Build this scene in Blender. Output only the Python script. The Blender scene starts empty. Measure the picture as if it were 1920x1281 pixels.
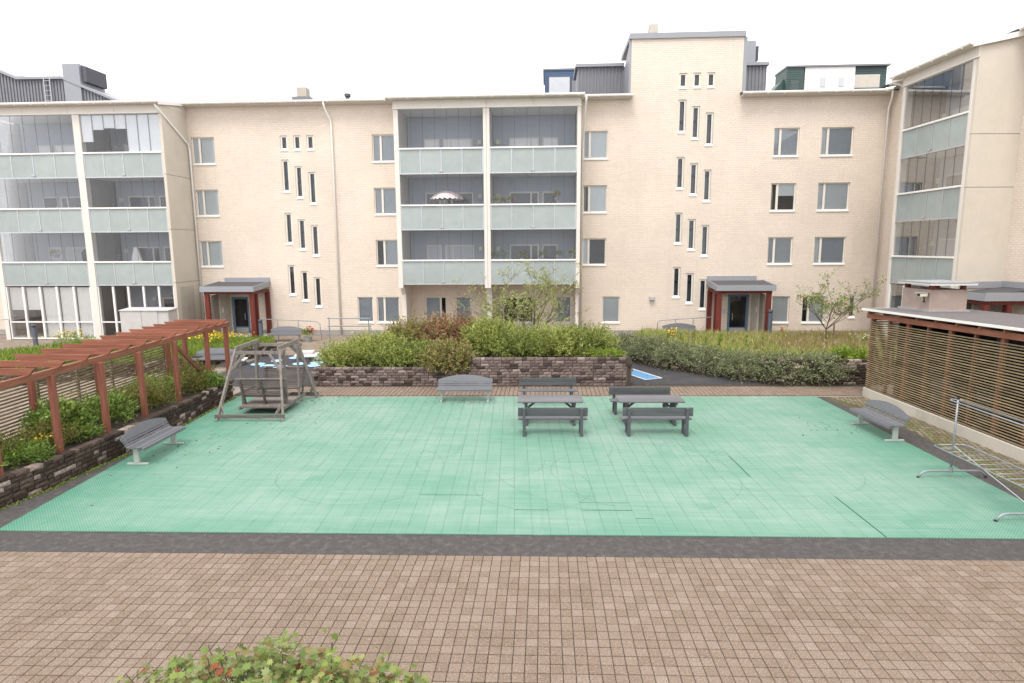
import bpy, math, random
import numpy as np
from mathutils import Vector, Matrix

random.seed(7)
rs = np.random.RandomState(11)
C = bpy.context.scene.collection
R = math.radians

# ------------------------------------------------------------------ camera, sky, sun, exposure
H = 5.2
cam_d = bpy.data.cameras.new('camera'); cam = bpy.data.objects.new('camera', cam_d); C.objects.link(cam)
cam_d.sensor_width = 36.0; cam_d.lens = 36.0 * 1159.3 / 1920.0
cam_d.clip_start = 0.1; cam_d.clip_end = 2000
f_ = Vector((-0.05466572, 0.98703283, -0.15092333)).normalized()
r_ = Vector((0.9985019, 0.05439618, -0.00591694)).normalized()
u_ = r_.cross(f_).normalized()
cam.matrix_world = Matrix(((r_.x, u_.x, -f_.x, 0), (r_.y, u_.y, -f_.y, 0), (r_.z, u_.z, -f_.z, H), (0, 0, 0, 1)))
bpy.context.scene.camera = cam

SUN_EL, SUN_AZ = 62, 196     # degrees; azimuth measured from +Y clockwise
world = bpy.data.worlds.new('World'); bpy.context.scene.world = world; world.use_nodes = True
wt = world.node_tree; bg = wt.nodes['Background']
sky = wt.nodes.new('ShaderNodeTexSky'); sky.sky_type = 'NISHITA'; sky.sun_disc = False
sky.sun_elevation = R(SUN_EL); sky.sun_rotation = R(SUN_AZ); sky.dust_density = 4; sky.air_density = 1
hs = wt.nodes.new('ShaderNodeHueSaturation'); hs.inputs['Saturation'].default_value = 0.15
wt.links.new(sky.outputs[0], hs.inputs['Color'])
wm = wt.nodes.new('ShaderNodeMix'); wm.data_type = 'RGBA'; wm.inputs[0].default_value = 0.9
wt.links.new(hs.outputs[0], wm.inputs[6]); wm.inputs[7].default_value = (11.4, 11.3, 11.5, 1)   # even cloud deck
wt.links.new(wm.outputs[2], bg.inputs['Color']); bg.inputs['Strength'].default_value = 0.108

sd = bpy.data.lights.new('sun', 'SUN'); sd.energy = 1.5; sd.angle = R(24); sd.color = (1.0, 0.96, 0.9)
so = bpy.data.objects.new('sun', sd); C.objects.link(so)
az = R(SUN_AZ); el = R(SUN_EL)
sdir = Vector((math.sin(az) * math.cos(el), math.cos(az) * math.cos(el), math.sin(el)))
so.rotation_euler = (-sdir).to_track_quat('-Z', 'Y').to_euler()
vs = bpy.context.scene.view_settings
vs.view_transform = 'Standard'; vs.look = 'None'; vs.gamma = 1; vs.exposure = 0.80; vs.use_curve_mapping = False

# ------------------------------------------------------------------ materials
def nn(nt, t, props=None, ins=None):
    n = nt.nodes.new(t)
    for k, v in (props or {}).items(): setattr(n, k, v)
    for k, v in (ins or {}).items():
        if isinstance(v, bpy.types.NodeSocket): nt.links.new(v, n.inputs[k])
        else: n.inputs[k].default_value = v
    return n
def mth(nt, op, a, b=0.0, clamp=False):
    n = nn(nt, 'ShaderNodeMath', {'operation': op, 'use_clamp': clamp}, {0: a, 1: b}); return n.outputs[0]
def mixc(nt, fac, a, b, blend='MIX'):
    n = nn(nt, 'ShaderNodeMix', {'data_type': 'RGBA', 'blend_type': blend}, {0: fac, 6: a, 7: b}); return n.outputs[2]
def c4(c): return (c[0], c[1], c[2], 1.0)
def newmat(name):
    m = bpy.data.materials.new(name); m.use_nodes = True; nt = m.node_tree
    return m, nt, nt.nodes['Principled BSDF']
def pos(nt): return nn(nt, 'ShaderNodeNewGeometry').outputs['Position']
def noise(nt, scale, vec=None, detail=3.0, rough=0.6):
    ins = {'Scale': scale, 'Detail': detail, 'Roughness': rough}
    ins['Vector'] = vec if vec is not None else pos(nt)
    return nn(nt, 'ShaderNodeTexNoise', None, ins).outputs['Fac']
def rng(nt, v, a, b, c=0.0, d=1.0):
    n = nn(nt, 'ShaderNodeMapRange', {'clamp': True}, {0: v, 1: a, 2: b, 3: c, 4: d}); return n.outputs[0]
def rnd(nt):
    a = nn(nt, 'ShaderNodeObjectInfo').outputs['Random']; b = nn(nt, 'ShaderNodeNewGeometry').outputs['Random Per Island']
    return mth(nt, 'FRACT', mth(nt, 'ADD', a, b))
def scaled(nt, vec, s):
    n = nn(nt, 'ShaderNodeVectorMath', {'operation': 'MULTIPLY'}, {0: vec, 1: s}); return n.outputs[0]

def pbr(name, col, rough=0.6, var=0.12, nscale=6.0, bump=0.0, bscale=60.0, metal=0.0, dirt=None, dirtamt=0.0, spec=0.5):
    m, nt, b = newmat(name)
    n1 = noise(nt, nscale); n2 = noise(nt, nscale * 7.3)
    k = mth(nt, 'ADD', mth(nt, 'MULTIPLY', n1, 0.6), mth(nt, 'MULTIPLY', n2, 0.4))
    v = rng(nt, k, 0.3, 0.7, 1 - var, 1 + var)
    col_s = nn(nt, 'ShaderNodeVectorMath', {'operation': 'SCALE'}, {0: col[:3], 'Scale': v}).outputs[0]
    if dirt is not None:
        d = rng(nt, noise(nt, nscale * 0.6, scaled(nt, pos(nt), (1, 1, 0.5)), 6), 0.5, 0.75, 0, dirtamt)
        col_s = mixc(nt, d, col_s, c4(dirt))
    nt.links.new(col_s, b.inputs['Base Color'])
    b.inputs['Roughness'].default_value = rough; b.inputs['Metallic'].default_value = metal
    b.inputs['Specular IOR Level'].default_value = spec
    if bump:
        bp = nn(nt, 'ShaderNodeBump', None, {'Strength': bump, 'Distance': 0.01, 'Height': noise(nt, bscale)})
        nt.links.new(bp.outputs[0], b.inputs['Normal'])
    return m

def wood(name, col, col2, rough=0.7, axis=2, s=18):
    """long-grained painted or weathered timber, a tone of its own for each piece"""
    m, nt, b = newmat(name)
    sc = [s, s, s]; sc[axis] = s * 0.08
    g = noise(nt, 1.0, scaled(nt, pos(nt), tuple(sc)), 5)
    c = mixc(nt, rng(nt, g, 0.35, 0.68), c4(col), c4(col2))
    v = mth(nt, 'ADD', 0.85, mth(nt, 'MULTIPLY', rnd(nt), 0.3))
    c = nn(nt, 'ShaderNodeVectorMath', {'operation': 'SCALE'}, {0: c, 'Scale': v}).outputs[0]
    nt.links.new(c, b.inputs['Base Color']); b.inputs['Roughness'].default_value = rough
    b.inputs['Specular IOR Level'].default_value = 0.3
    bp = nn(nt, 'ShaderNodeBump', None, {'Strength': 0.25, 'Distance': 0.004, 'Height': g})
    nt.links.new(bp.outputs[0], b.inputs['Normal'])
    return m

def brickmat(name, col, col2, mortar):
    m, nt, b = newmat(name)
    p = nn(nt, 'ShaderNodeTexCoord').outputs['Object']
    sp = nn(nt, 'ShaderNodeSeparateXYZ', None, {0: p})
    hx = mth(nt, 'ADD', sp.outputs[0], sp.outputs[1])
    v = nn(nt, 'ShaderNodeCombineXYZ', None, {0: hx, 1: sp.outputs[2]}).outputs[0]
    br = nn(nt, 'ShaderNodeTexBrick', {'offset': 0.5}, {'Vector': v, 'Color1': c4(col), 'Color2': c4(col2), 'Mortar': c4(mortar),
            'Scale': 1.0, 'Mortar Size': 0.009, 'Mortar Smooth': 0.2, 'Bias': 0.0, 'Brick Width': 0.285, 'Row Height': 0.0985})
    big = rng(nt, noise(nt, 0.35, p, 5), 0.35, 0.65, 0.95, 1.05)
    fine = rng(nt, noise(nt, 9.0, p, 4), 0.3, 0.7, 0.95, 1.05)
    streak = rng(nt, noise(nt, 1.0, scaled(nt, p, (2.6, 2.6, 0.16)), 5), 0.54, 0.78, 1.0, 0.94)
    k = mth(nt, 'MULTIPLY', mth(nt, 'MULTIPLY', big, fine), streak)
    c = nn(nt, 'ShaderNodeVectorMath', {'operation': 'SCALE'}, {0: br.outputs['Color'], 'Scale': k}).outputs[0]
    nt.links.new(c, b.inputs['Base Color']); b.inputs['Roughness'].default_value = 0.85
    h = mth(nt, 'SUBTRACT', mth(nt, 'MULTIPLY', noise(nt, 60, p), 0.15), br.outputs['Fac'])
    bp = nn(nt, 'ShaderNodeBump', None, {'Strength': 0.7, 'Distance': 0.012, 'Height': h})
    nt.links.new(bp.outputs[0], b.inputs['Normal'])
    return m

def glassmat(name, tint=(0.8, 0.84, 0.86), refl=1.6):
    m, nt, b = newmat(name)
    nt.nodes.remove(b); out = nt.nodes['Material Output']
    fr = nn(nt, 'ShaderNodeFresnel', None, {'IOR': 1.5})
    fac = mth(nt, 'MULTIPLY', fr.outputs[0], refl, True)
    t = nn(nt, 'ShaderNodeBsdfTransparent', None, {'Color': c4(tint)})
    g = nn(nt, 'ShaderNodeBsdfGlossy', None, {'Roughness': 0.01, 'Color': (1, 1, 1, 1)})
    mx = nn(nt, 'ShaderNodeMixShader', None, {0: fac, 1: t.outputs[0], 2: g.outputs[0]})
    nt.links.new(mx.outputs[0], out.inputs['Surface'])
    return m

def frosted(name):
    m, nt, b = newmat(name)
    out = nt.nodes['Material Output']
    n = noise(nt, 2.2, None, 4)
    c = mixc(nt, rng(nt, n, 0.3, 0.7), (0.385, 0.43, 0.422, 1), (0.44, 0.485, 0.477, 1))
    v = mth(nt, 'ADD', 0.95, mth(nt, 'MULTIPLY', rnd(nt), 0.1))
    c = nn(nt, 'ShaderNodeVectorMath', {'operation': 'SCALE'}, {0: c, 'Scale': v}).outputs[0]
    nt.links.new(c, b.inputs['Base Color']); b.inputs['Roughness'].default_value = 0.12
    b.inputs['Specular IOR Level'].default_value = 0.6
    t = nn(nt, 'ShaderNodeBsdfTransparent', None, {'Color': (0.90, 0.96, 0.94, 1)})
    mx = nn(nt, 'ShaderNodeMixShader', None, {0: 0.30, 1: b.outputs[0], 2: t.outputs[0]})
    nt.links.new(mx.outputs[0], out.inputs['Surface'])
    return m

def leafmat(name, cols, rough=0.55, transl=0.35):
    m, nt, b = newmat(name); out = nt.nodes['Material Output']
    isl = nn(nt, 'ShaderNodeNewGeometry').outputs['Random Per Island']
    cr = nn(nt, 'ShaderNodeValToRGB', None, {0: isl}); el_ = cr.color_ramp.elements
    el_[0].position = 0; el_[0].color = c4(cols[0]); el_[1].position = 1; el_[1].color = c4(cols[-1])
    for i in range(1, len(cols) - 1):
        e = el_.new(i / (len(cols) - 1)); e.color = c4(cols[i])
    k = rng(nt, noise(nt, 2.6, None, 3), 0.32, 0.68, 0.65, 1.3)
    c = nn(nt, 'ShaderNodeVectorMath', {'operation': 'SCALE'}, {0: cr.outputs[0], 'Scale': k}).outputs[0]
    nt.links.new(c, b.inputs['Base Color']); b.inputs['Roughness'].default_value = rough
    b.inputs['Specular IOR Level'].default_value = 0.35
    tr = nn(nt, 'ShaderNodeBsdfTranslucent', None, {'Color': c})
    mx = nn(nt, 'ShaderNodeMixShader', None, {0: transl, 1: b.outputs[0], 2: tr.outputs[0]})
    nt.links.new(mx.outputs[0], out.inputs['Surface'])
    return m

def piecemat(name, cols, rough=0.85, speck=0.3, sscale=90.0, bump=0.4, patch=0.0, patchcol=(0.1, 0.1, 0.1), spots=None):
    """stone-like pieces: each object or island takes its own colour from the list"""
    m, nt, b = newmat(name)
    cr = nn(nt, 'ShaderNodeValToRGB', None, {0: rnd(nt)}); cr.color_ramp.interpolation = 'LINEAR'
    el_ = cr.color_ramp.elements
    el_[0].position = cols[0][0]; el_[0].color = c4(cols[0][1]); el_[1].position = cols[-1][0]; el_[1].color = c4(cols[-1][1])
    for p_, c_ in cols[1:-1]:
        e = el_.new(p_); e.color = c4(c_)
    n = noise(nt, sscale, None, 5, 0.7); k = rng(nt, n, 0.3, 0.7, 1 - speck, 1 + speck)
    c = nn(nt, 'ShaderNodeVectorMath', {'operation': 'SCALE'}, {0: cr.outputs[0], 'Scale': k}).outputs[0]
    if patch:
        f = rng(nt, noise(nt, 0.9, None, 6, 0.65), 0.5, 0.66, 0, patch)
        c = mixc(nt, f, c, c4(patchcol))
    if spots:
        f = rng(nt, noise(nt, spots[1], None, 4, 0.7), spots[2], spots[2] + 0.12, 0, spots[3])
        c = mixc(nt, f, c, c4(spots[0]))
    nt.links.new(c, b.inputs['Base Color']); b.inputs['Roughness'].default_value = rough; b.inputs['Specular IOR Level'].default_value = 0.2
    bp = nn(nt, 'ShaderNodeBump', None, {'Strength': bump, 'Distance': 0.01, 'Height': noise(nt, sscale * 0.6, None, 5)})
    nt.links.new(bp.outputs[0], b.inputs['Normal'])
    return m

def courtmat():
    m, nt, b = newmat('court_plastic')
    p = pos(nt)
    sp = nn(nt, 'ShaderNodeSeparateXYZ', None, {0: p}); x, y = sp.outputs[0], sp.outputs[1]
    base = mixc(nt, rng(nt, noise(nt, 0.35, p, 5, 0.6), 0.36, 0.62), (0.100, 0.240, 0.168, 1), (0.199, 0.297, 0.244, 1))
    # bleached rows and bands
    band = noise(nt, 1.0, scaled(nt, p, (0.22, 2.9, 1)), 3)
    band2 = noise(nt, 1.0, scaled(nt, p, (2.9, 0.22, 1)), 3)
    base = mixc(nt, rng(nt, band, 0.48, 0.75, 0, 0.5), base, (0.087, 0.236, 0.159, 1))
    base = mixc(nt, rng(nt, band2, 0.50, 0.75, 0, 0.45), base, (0.097, 0.240, 0.170, 1))
    weave = noise(nt, 1.0, scaled(nt, p, (0.6, 9.0, 1)), 2); weave2 = noise(nt, 1.0, scaled(nt, p, (9.0, 0.6, 1)), 2)
    base = mixc(nt, rng(nt, weave, 0.5, 0.72, 0, 0.4), base, (0.075, 0.216, 0.144, 1)); base = mixc(nt, rng(nt, weave2, 0.5, 0.72, 0, 0.35), base, (0.075, 0.216, 0.144, 1))
    base = mixc(nt, rng(nt, weave, 0.5, 0.28, 0, 0.35), base, (0.247, 0.324, 0.281, 1))
    # green left along the outer edge where nobody walks
    edge = mth(nt, 'MAXIMUM', rng(nt, x, -10.2, -7.8, 1, 0), mth(nt, 'MAXIMUM', rng(nt, x, 7.2, 9.6, 0, 0.8), rng(nt, y, 10.4, 11.3, 0.75, 0)))
    edge = mth(nt, 'MULTIPLY', edge, rng(nt, noise(nt, 1.6, p, 5), 0.3, 0.6, 0.35, 1))
    base = mixc(nt, edge, base, (0.048, 0.195, 0.125, 1))
    # a deeper tone on single tiles
    rt = rnd(nt)
    base = mixc(nt, rng(nt, rt, 0.96, 0.985, 0, 0.3), base, (0.048, 0.198, 0.125, 1))
    base = mixc(nt, rng(nt, rt, 0.02, 0.05, 0.12, 0), base, (0.238, 0.324, 0.277, 1))
    # open grid of the plastic: fine ribs with pale worn studs
    wx = mth(nt, 'SINE', mth(nt, 'MULTIPLY', x, 2 * math.pi / 0.056)); wy = mth(nt, 'SINE', mth(nt, 'MULTIPLY', y, 2 * math.pi / 0.060))
    rib = mth(nt, 'MULTIPLY', wx, wy)
    base = mixc(nt, rng(nt, rib, 0.35, 0.9, 0, 0.42), base, (0.335, 0.405, 0.365, 1))
    base = mixc(nt, rng(nt, rib, -0.9, -0.25, 0.45, 0), base, (0.031, 0.154, 0.088, 1))
    # curved scuffs left by bicycle tyres
    sc = None
    wob = mth(nt, 'MULTIPLY', noise(nt, 0.3, p, 1), 0.7)
    for cx_, cy_, ra, w in ((0.35, 16.0, 0.75, .018), (0.6, 15.6, 1.1, .018), (-1.6, 14.6, 1.5, .014), (-4.3, 13.6, 1.9, .014), (-3.4, 15.5, 1.1, .014),
                         (2.3, 13.8, 2.1, .014), (3.9, 15.4, 0.9, .016), (1.4, 14.3, 2.6, .012), (-0.3, 12.9, 1.3, .012), (5.5, 14.2, 1.7, .012), (-6.6, 14.2, 1.2, .012)):
        dx = mth(nt, 'SUBTRACT', x, cx_); dy = mth(nt, 'SUBTRACT', y, cy_)
        d = mth(nt, 'SQRT', mth(nt, 'ADD', mth(nt, 'MULTIPLY', dx, dx), mth(nt, 'MULTIPLY', dy, dy)))
        e = mth(nt, 'ABSOLUTE', mth(nt, 'SUBTRACT', mth(nt, 'ADD', d, wob), ra + 0.35))
        k = rng(nt, e, w * 0.6, w * 1.6, 1, 0)
        gate = rng(nt, noise(nt, 0.55, scaled(nt, p, (1, 1, 1 + ra)), 1), 0.44, 0.54)
        k = mth(nt, 'MULTIPLY', k, gate)
        sc = k if sc is None else mth(nt, 'MAXIMUM', sc, k)
    base = mixc(nt, mth(nt, 'MULTIPLY', sc, 0.30), base, (0.027, 0.116, 0.076, 1))
    dirt = rng(nt, noise(nt, 6.0, p, 8, 0.8), 0.56, 0.76, 0, 0.42)
    base = mixc(nt, dirt, base, (0.089, 0.144, 0.098, 1))
    nt.links.new(base, b.inputs['Base Color']); b.inputs['Roughness'].default_value = 0.62
    bp = nn(nt, 'ShaderNodeBump', None, {'Strength': 0.5, 'Distance': 0.004, 'Height': rib})
    nt.links.new(bp.outputs[0], b.inputs['Normal'])
    return m

M = {}
M['brick'] = brickmat('cream_brick', (0.71, 0.618, 0.528), (0.67, 0.58, 0.49), (0.56, 0.475, 0.39))
M['concrete'] = pbr('pale_concrete', (0.565, 0.515, 0.44), 0.9, 0.06, 1.2, 0.3, 45, dirt=(0.42, 0.36, 0.29), dirtamt=0.25)
M['concrete2'] = pbr('grey_concrete', (0.45, 0.41, 0.35), 0.9, 0.10, 2.5, 0.3, 60, dirt=(0.25, 0.22, 0.19), dirtamt=0.4)
M['plinth'] = pbr('plinth_grey', (0.33, 0.31, 0.29), 0.9, 0.12, 2.0, 0.3, 50)
M['white'] = pbr('white_paint', (0.76, 0.74, 0.71), 0.45, 0.03, 3.0)
M['offwhite'] = pbr('offwhite_panel', (0.66, 0.615, 0.56), 0.55, 0.04, 2.0, dirt=(0.5, 0.44, 0.38), dirtamt=0.15)
M['frame'] = pbr('window_frame_paint', (0.67, 0.63, 0.57), 0.5, 0.03, 3.0)
M['alu'] = pbr('aluminium', (0.50, 0.51, 0.53), 0.4, 0.06, 5.0, metal=0.6)
M['galv'] = pbr('galvanised_steel', (0.25, 0.27, 0.29), 0.45, 0.12, 9.0, metal=0.45)
M['pane'] = glassmat('window_glass', (0.93, 0.95, 0.96), 0.75)
M['glazing'] = glassmat('balcony_glazing', (0.93, 0.94, 0.95), 0.55)
M['frost'] = frosted('frosted_glass')
M['siding'] = pbr('blue_grey_siding', (0.39, 0.425, 0.49), 0.6, 0.05, 3.0)
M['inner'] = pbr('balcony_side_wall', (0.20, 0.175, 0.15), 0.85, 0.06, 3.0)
M['blind_light'] = pbr('pale_blind', (0.78, 0.79, 0.80), 0.7, 0.04, 4.0)
M['blind_grey'] = pbr('grey_blind', (0.50, 0.52, 0.555), 0.7, 0.08, 4.0)
M['curtain'] = pbr('pale_curtain', (0.52, 0.47, 0.40), 0.9, 0.12, 3.0)
M['stair'] = pbr('stairwell_wall', (0.13, 0.135, 0.155), 0.9, 0.2, 1.5)
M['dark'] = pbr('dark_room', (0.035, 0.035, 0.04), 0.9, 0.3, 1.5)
M['fabric_white'] = pbr('white_cloth', (0.82, 0.80, 0.76), 0.9, 0.05, 6.0)
M['greymetal'] = pbr('grey_sheet_metal', (0.185, 0.188, 0.205), 0.5, 0.05, 2.0)
M['greymetal2'] = pbr('light_grey_sheet_metal', (0.275, 0.285, 0.31), 0.5, 0.05, 2.0)
M['louvre'] = pbr('dark_louvre', (0.085, 0.085, 0.10), 0.55, 0.1, 5.0)
M['felt'] = pbr('roofing_felt', (0.075, 0.072, 0.078), 0.95, 0.2, 8.0, 0.5, 150)
M['shedfelt'] = pbr('shed_roofing_felt', (0.125, 0.115, 0.115), 0.95, 0.15, 5.0, 0.5, 150)
M['red'] = wood('red_brown_paint', (0.18, 0.062, 0.040), (0.27, 0.105, 0.070), 0.75, 2)
M['red_x'] = wood('red_brown_beam', (0.20, 0.070, 0.042), (0.30, 0.118, 0.075), 0.75, 0)
M['red_y'] = wood('red_brown_long_beam', (0.215, 0.078, 0.047), (0.31, 0.128, 0.082), 0.75, 1)
M['porchred'] = wood('dark_red_paint', (0.10, 0.018, 0.013), (0.15, 0.032, 0.022), 0.6, 2)
M['slat'] = wood('weathered_slat', (0.18, 0.135, 0.075), (0.33, 0.25, 0.15), 0.85, 1)
M['fslat'] = wood('weathered_fence_slat', (0.145, 0.115, 0.065), (0.27, 0.215, 0.135), 0.85, 1)
M['swing'] = wood('grey_weathered_timber', (0.145, 0.126, 0.112), (0.25, 0.222, 0.20), 0.85, 2)
M['swing_slat'] = wood('dark_weathered_slat', (0.085, 0.07, 0.063), (0.165, 0.138, 0.125), 0.85, 0)
M['bench'] = wood('grey_painted_slat', (0.112, 0.116, 0.128), (0.132, 0.136, 0.149), 0.5, 0, 10)
M['picnic'] = wood('grey_painted_board', (0.115, 0.112, 0.121), (0.152, 0.149, 0.16), 0.6, 0, 14)
M['picnicshade'] = wood('shaded_grey_painted_board', (0.062, 0.068, 0.070), (0.088, 0.095, 0.098), 0.6, 0, 14)  # same grey paint as the seats, darkened to put shade on the backs
M['picnicleg'] = pbr('grey_painted_frame', (0.065, 0.069, 0.077), 0.55, 0.08, 6.0)
M['benchleg'] = pbr('greenish_grey_steel', (0.34, 0.37, 0.35), 0.5, 0.06, 6.0)
M['bollard'] = pbr('slate_grey_paint', (0.085, 0.10, 0.13), 0.5, 0.08, 5.0)
M['doorblue'] = pbr('blue_door_paint', (0.115, 0.185, 0.27), 0.5, 0.06, 5.0)
M['plaster'] = pbr('rough_brown_plaster', (0.33, 0.26, 0.225), 0.95, 0.16, 2.4, 0.9, 22, dirt=(0.24, 0.19, 0.17), dirtamt=0.5)
M['shedplinth'] = pbr('pale_concrete_base', (0.50, 0.46, 0.395), 0.9, 0.10, 1.5, 0.3, 60, dirt=(0.27, 0.23, 0.17), dirtamt=0.5)
M['black'] = pbr('black_plastic_and_shade', (0.015, 0.015, 0.017), 0.5, 0.1, 5.0)  # plastic fittings, and the painted dark inside the shed
M['cream'] = pbr('cream_plastic', (0.66, 0.63, 0.48), 0.5, 0.03, 5.0)
M['blue'] = pbr('blue_cladding', (0.05, 0.105, 0.20), 0.5, 0.08, 3.0)
M['green'] = pbr('dark_green_cladding', (0.045, 0.085, 0.075), 0.5, 0.08, 3.0)
M['whitewall'] = pbr('white_render', (0.72, 0.71, 0.69), 0.8, 0.03, 2.0)
M['glassdk'] = pbr('dark_glass', (0.10, 0.105, 0.12), 0.08, 0.1, 0.6)
M['soil'] = pbr('dark_soil', (0.06, 0.048, 0.036), 0.95, 0.35, 6.0, 0.8, 40)
M['disc'] = pbr('pale_blue_disc_paint', (0.30, 0.50, 0.70), 0.55, 0.06, 4.0)
M['discside'] = pbr('disc_rim', (0.50, 0.56, 0.60), 0.6, 0.06, 4.0)
M['marking'] = pbr('blue_surface_paint', (0.09, 0.235, 0.42), 0.75, 0.10, 6.0)
M['whiteline'] = pbr('white_line_paint', (0.66, 0.66, 0.66), 0.75, 0.08, 9.0)
M['boxgrey'] = pbr('weathered_white_board', (0.50, 0.475, 0.46), 0.75, 0.08, 3.0, dirt=(0.36, 0.31, 0.28), dirtamt=0.5)
M['pot'] = pbr('grey_pot', (0.28, 0.28, 0.27), 0.8, 0.1, 9.0)
M['parasol'] = pbr('mauve_canvas', (0.50, 0.40, 0.41), 0.9, 0.05, 5.0)
M['bark'] = pbr('grey_bark', (0.11, 0.09, 0.072), 0.9, 0.3, 25.0, 0.6, 60)
M['twig'] = pbr('brown_twig', (0.085, 0.062, 0.045), 0.9, 0.3, 25.0)
M['redfl'] = pbr('red_petal', (0.55, 0.02, 0.03), 0.6, 0.2, 30)
M['yelfl'] = pbr('yellow_petal', (0.72, 0.46, 0.02), 0.6, 0.2, 30)
M['orfl'] = pbr('orange_petal', (0.65, 0.25, 0.03), 0.6, 0.2, 30)
M['purfl'] = pbr('purple_petal', (0.35, 0.06, 0.30), 0.6, 0.2, 30)
M['whitefl'] = pbr('white_petal', (0.75, 0.74, 0.70), 0.6, 0.1, 30)
M['court'] = courtmat()
M['court_joint'] = pbr('court_joint_green', (0.05, 0.17, 0.11), 0.8, 0.2, 3.0)
M['asphalt'] = pbr('worn_asphalt', (0.056, 0.051, 0.050), 0.92, 0.40, 11.0, 0.8, 90, dirt=(0.125, 0.11, 0.10), dirtamt=0.7)
M['asphalt2'] = pbr('black_play_asphalt', (0.040, 0.038, 0.044), 0.92, 0.28, 1.8, 0.6, 130, dirt=(0.075, 0.068, 0.045), dirtamt=0.55)
M['joint'] = pbr('joint_sand', (0.045, 0.035, 0.029), 0.95, 0.3, 14.0)
M['moss'] = pbr('mossy_joint', (0.075, 0.072, 0.026), 0.95, 0.4, 3.0, 0.8, 60, dirt=(0.13, 0.10, 0.065), dirtamt=0.8)
M['ground'] = pbr('dusty_ground', (0.25, 0.215, 0.185), 0.95, 0.12, 0.8, 0.4, 60)
M['paver'] = piecemat('pink_grey_paver', [(0, (0.160, 0.118, 0.086)), (0.3, (0.180, 0.133, 0.099)), (0.55, (0.188, 0.140, 0.106)), (0.85, (0.198, 0.150, 0.117)), (1, (0.215, 0.166, 0.132))],
                      0.85, 0.30, 48.0, 0.45, 0.55, (0.135, 0.097, 0.068), spots=((0.40, 0.33, 0.28), 46.0, 0.53, 0.6))
M['paver2'] = piecemat('tan_paver', [(0, (0.185, 0.148, 0.115)), (0.5, (0.225, 0.182, 0.145)), (1, (0.265, 0.218, 0.178))], 0.9, 0.15, 50, 0.3, 0.5, (0.20, 0.16, 0.12))
M['gridpaver'] = piecemat('mossy_grid_paver', [(0, (0.155, 0.125, 0.085)), (0.5, (0.20, 0.165, 0.115)), (1, (0.245, 0.20, 0.15))], 0.95, 0.3, 40, 0.5, 0.6, (0.10, 0.085, 0.03))
M['block_dark'] = piecemat('dark_rockface_block', [(0, (0.035, 0.025, 0.020)), (0.55, (0.068, 0.048, 0.038)), (0.82, (0.105, 0.077, 0.062)), (0.9, (0.27, 0.215, 0.19)), (1, (0.34, 0.28, 0.25))],
                           0.9, 0.40, 22, 0.9, spots=((0.11, 0.085, 0.012), 4.0, 0.64, 0.7))
M['block'] = piecemat('brown_rockface_block', [(0, (0.045, 0.033, 0.029)), (0.12, (0.06, 0.045, 0.04)), (0.24, (0.125, 0.093, 0.083)), (0.7, (0.175, 0.134, 0.122)), (0.9, (0.215, 0.17, 0.155)), (1, (0.30, 0.25, 0.23))],
                      0.9, 0.30, 22, 0.9, 0.35, (0.075, 0.056, 0.048))
M['leaf_spirea'] = leafmat('spirea_leaf', [(0.155, 0.20, 0.04), (0.26, 0.315, 0.07), (0.39, 0.425, 0.115), (0.52, 0.52, 0.18)])
M['leaf_spirea2'] = leafmat('spirea_dark_leaf', [(0.11, 0.155, 0.035), (0.19, 0.245, 0.055), (0.29, 0.335, 0.09), (0.40, 0.42, 0.13)])
M['leaf_red'] = leafmat('reddish_leaf', [(0.22, 0.13, 0.07), (0.36, 0.19, 0.13), (0.29, 0.26, 0.10), (0.40, 0.16, 0.125), (0.34, 0.22, 0.12), (0.32, 0.33, 0.11), (0.30, 0.10, 0.08)])
M['leaf_bright'] = leafmat('bright_leaf', [(0.13, 0.22, 0.02), (0.22, 0.31, 0.035), (0.30, 0.38, 0.06)])
M['leaf_grey'] = leafmat('grey_green_leaf', [(0.115, 0.145, 0.065), (0.185, 0.215, 0.10), (0.27, 0.295, 0.155), (0.40, 0.405, 0.26)])
M['leaf_broad'] = leafmat('broad_green_leaf', [(0.07, 0.125, 0.018), (0.12, 0.20, 0.03), (0.19, 0.275, 0.055), (0.28, 0.36, 0.10)])
M['leaf_fern'] = leafmat('olive_fine_leaf', [(0.081, 0.098, 0.021), (0.138, 0.144, 0.032), (0.196, 0.190, 0.046), (0.265, 0.213, 0.069)])
M['leaf_tree'] = leafmat('pale_tree_leaf', [(0.24, 0.28, 0.08), (0.36, 0.39, 0.13), (0.47, 0.48, 0.20)])
M['leaf_apple'] = leafmat('apple_leaf', [(0.17, 0.245, 0.06), (0.28, 0.35, 0.11), (0.41, 0.44, 0.20)])
M['leaf_maple'] = leafmat('lobed_leaf', [(0.10, 0.155, 0.03), (0.16, 0.225, 0.045), (0.22, 0.27, 0.065), (0.26, 0.28, 0.09), (0.24, 0.15, 0.05), (0.25, 0.29, 0.12), (0.12, 0.19, 0.04), (0.18, 0.235, 0.065)], 0.5)
M['leaf_redtip'] = leafmat('red_tip_leaf', [(0.25, 0.07, 0.03), (0.36, 0.09, 0.05), (0.25, 0.16, 0.04)])
M['grass'] = leafmat('meadow_grass', [(0.20, 0.25, 0.05), (0.32, 0.37, 0.08), (0.42, 0.43, 0.12), (0.48, 0.41, 0.13), (0.28, 0.36, 0.06)])
M['leaf_mead'] = leafmat('meadow_herb', [(0.19, 0.25, 0.06), (0.30, 0.36, 0.10), (0.42, 0.44, 0.15), (0.50, 0.44, 0.12)])
M['seedgrass'] = leafmat('pale_seed_grass', [(0.36, 0.27, 0.15), (0.44, 0.33, 0.20), (0.34, 0.31, 0.12)])
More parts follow.
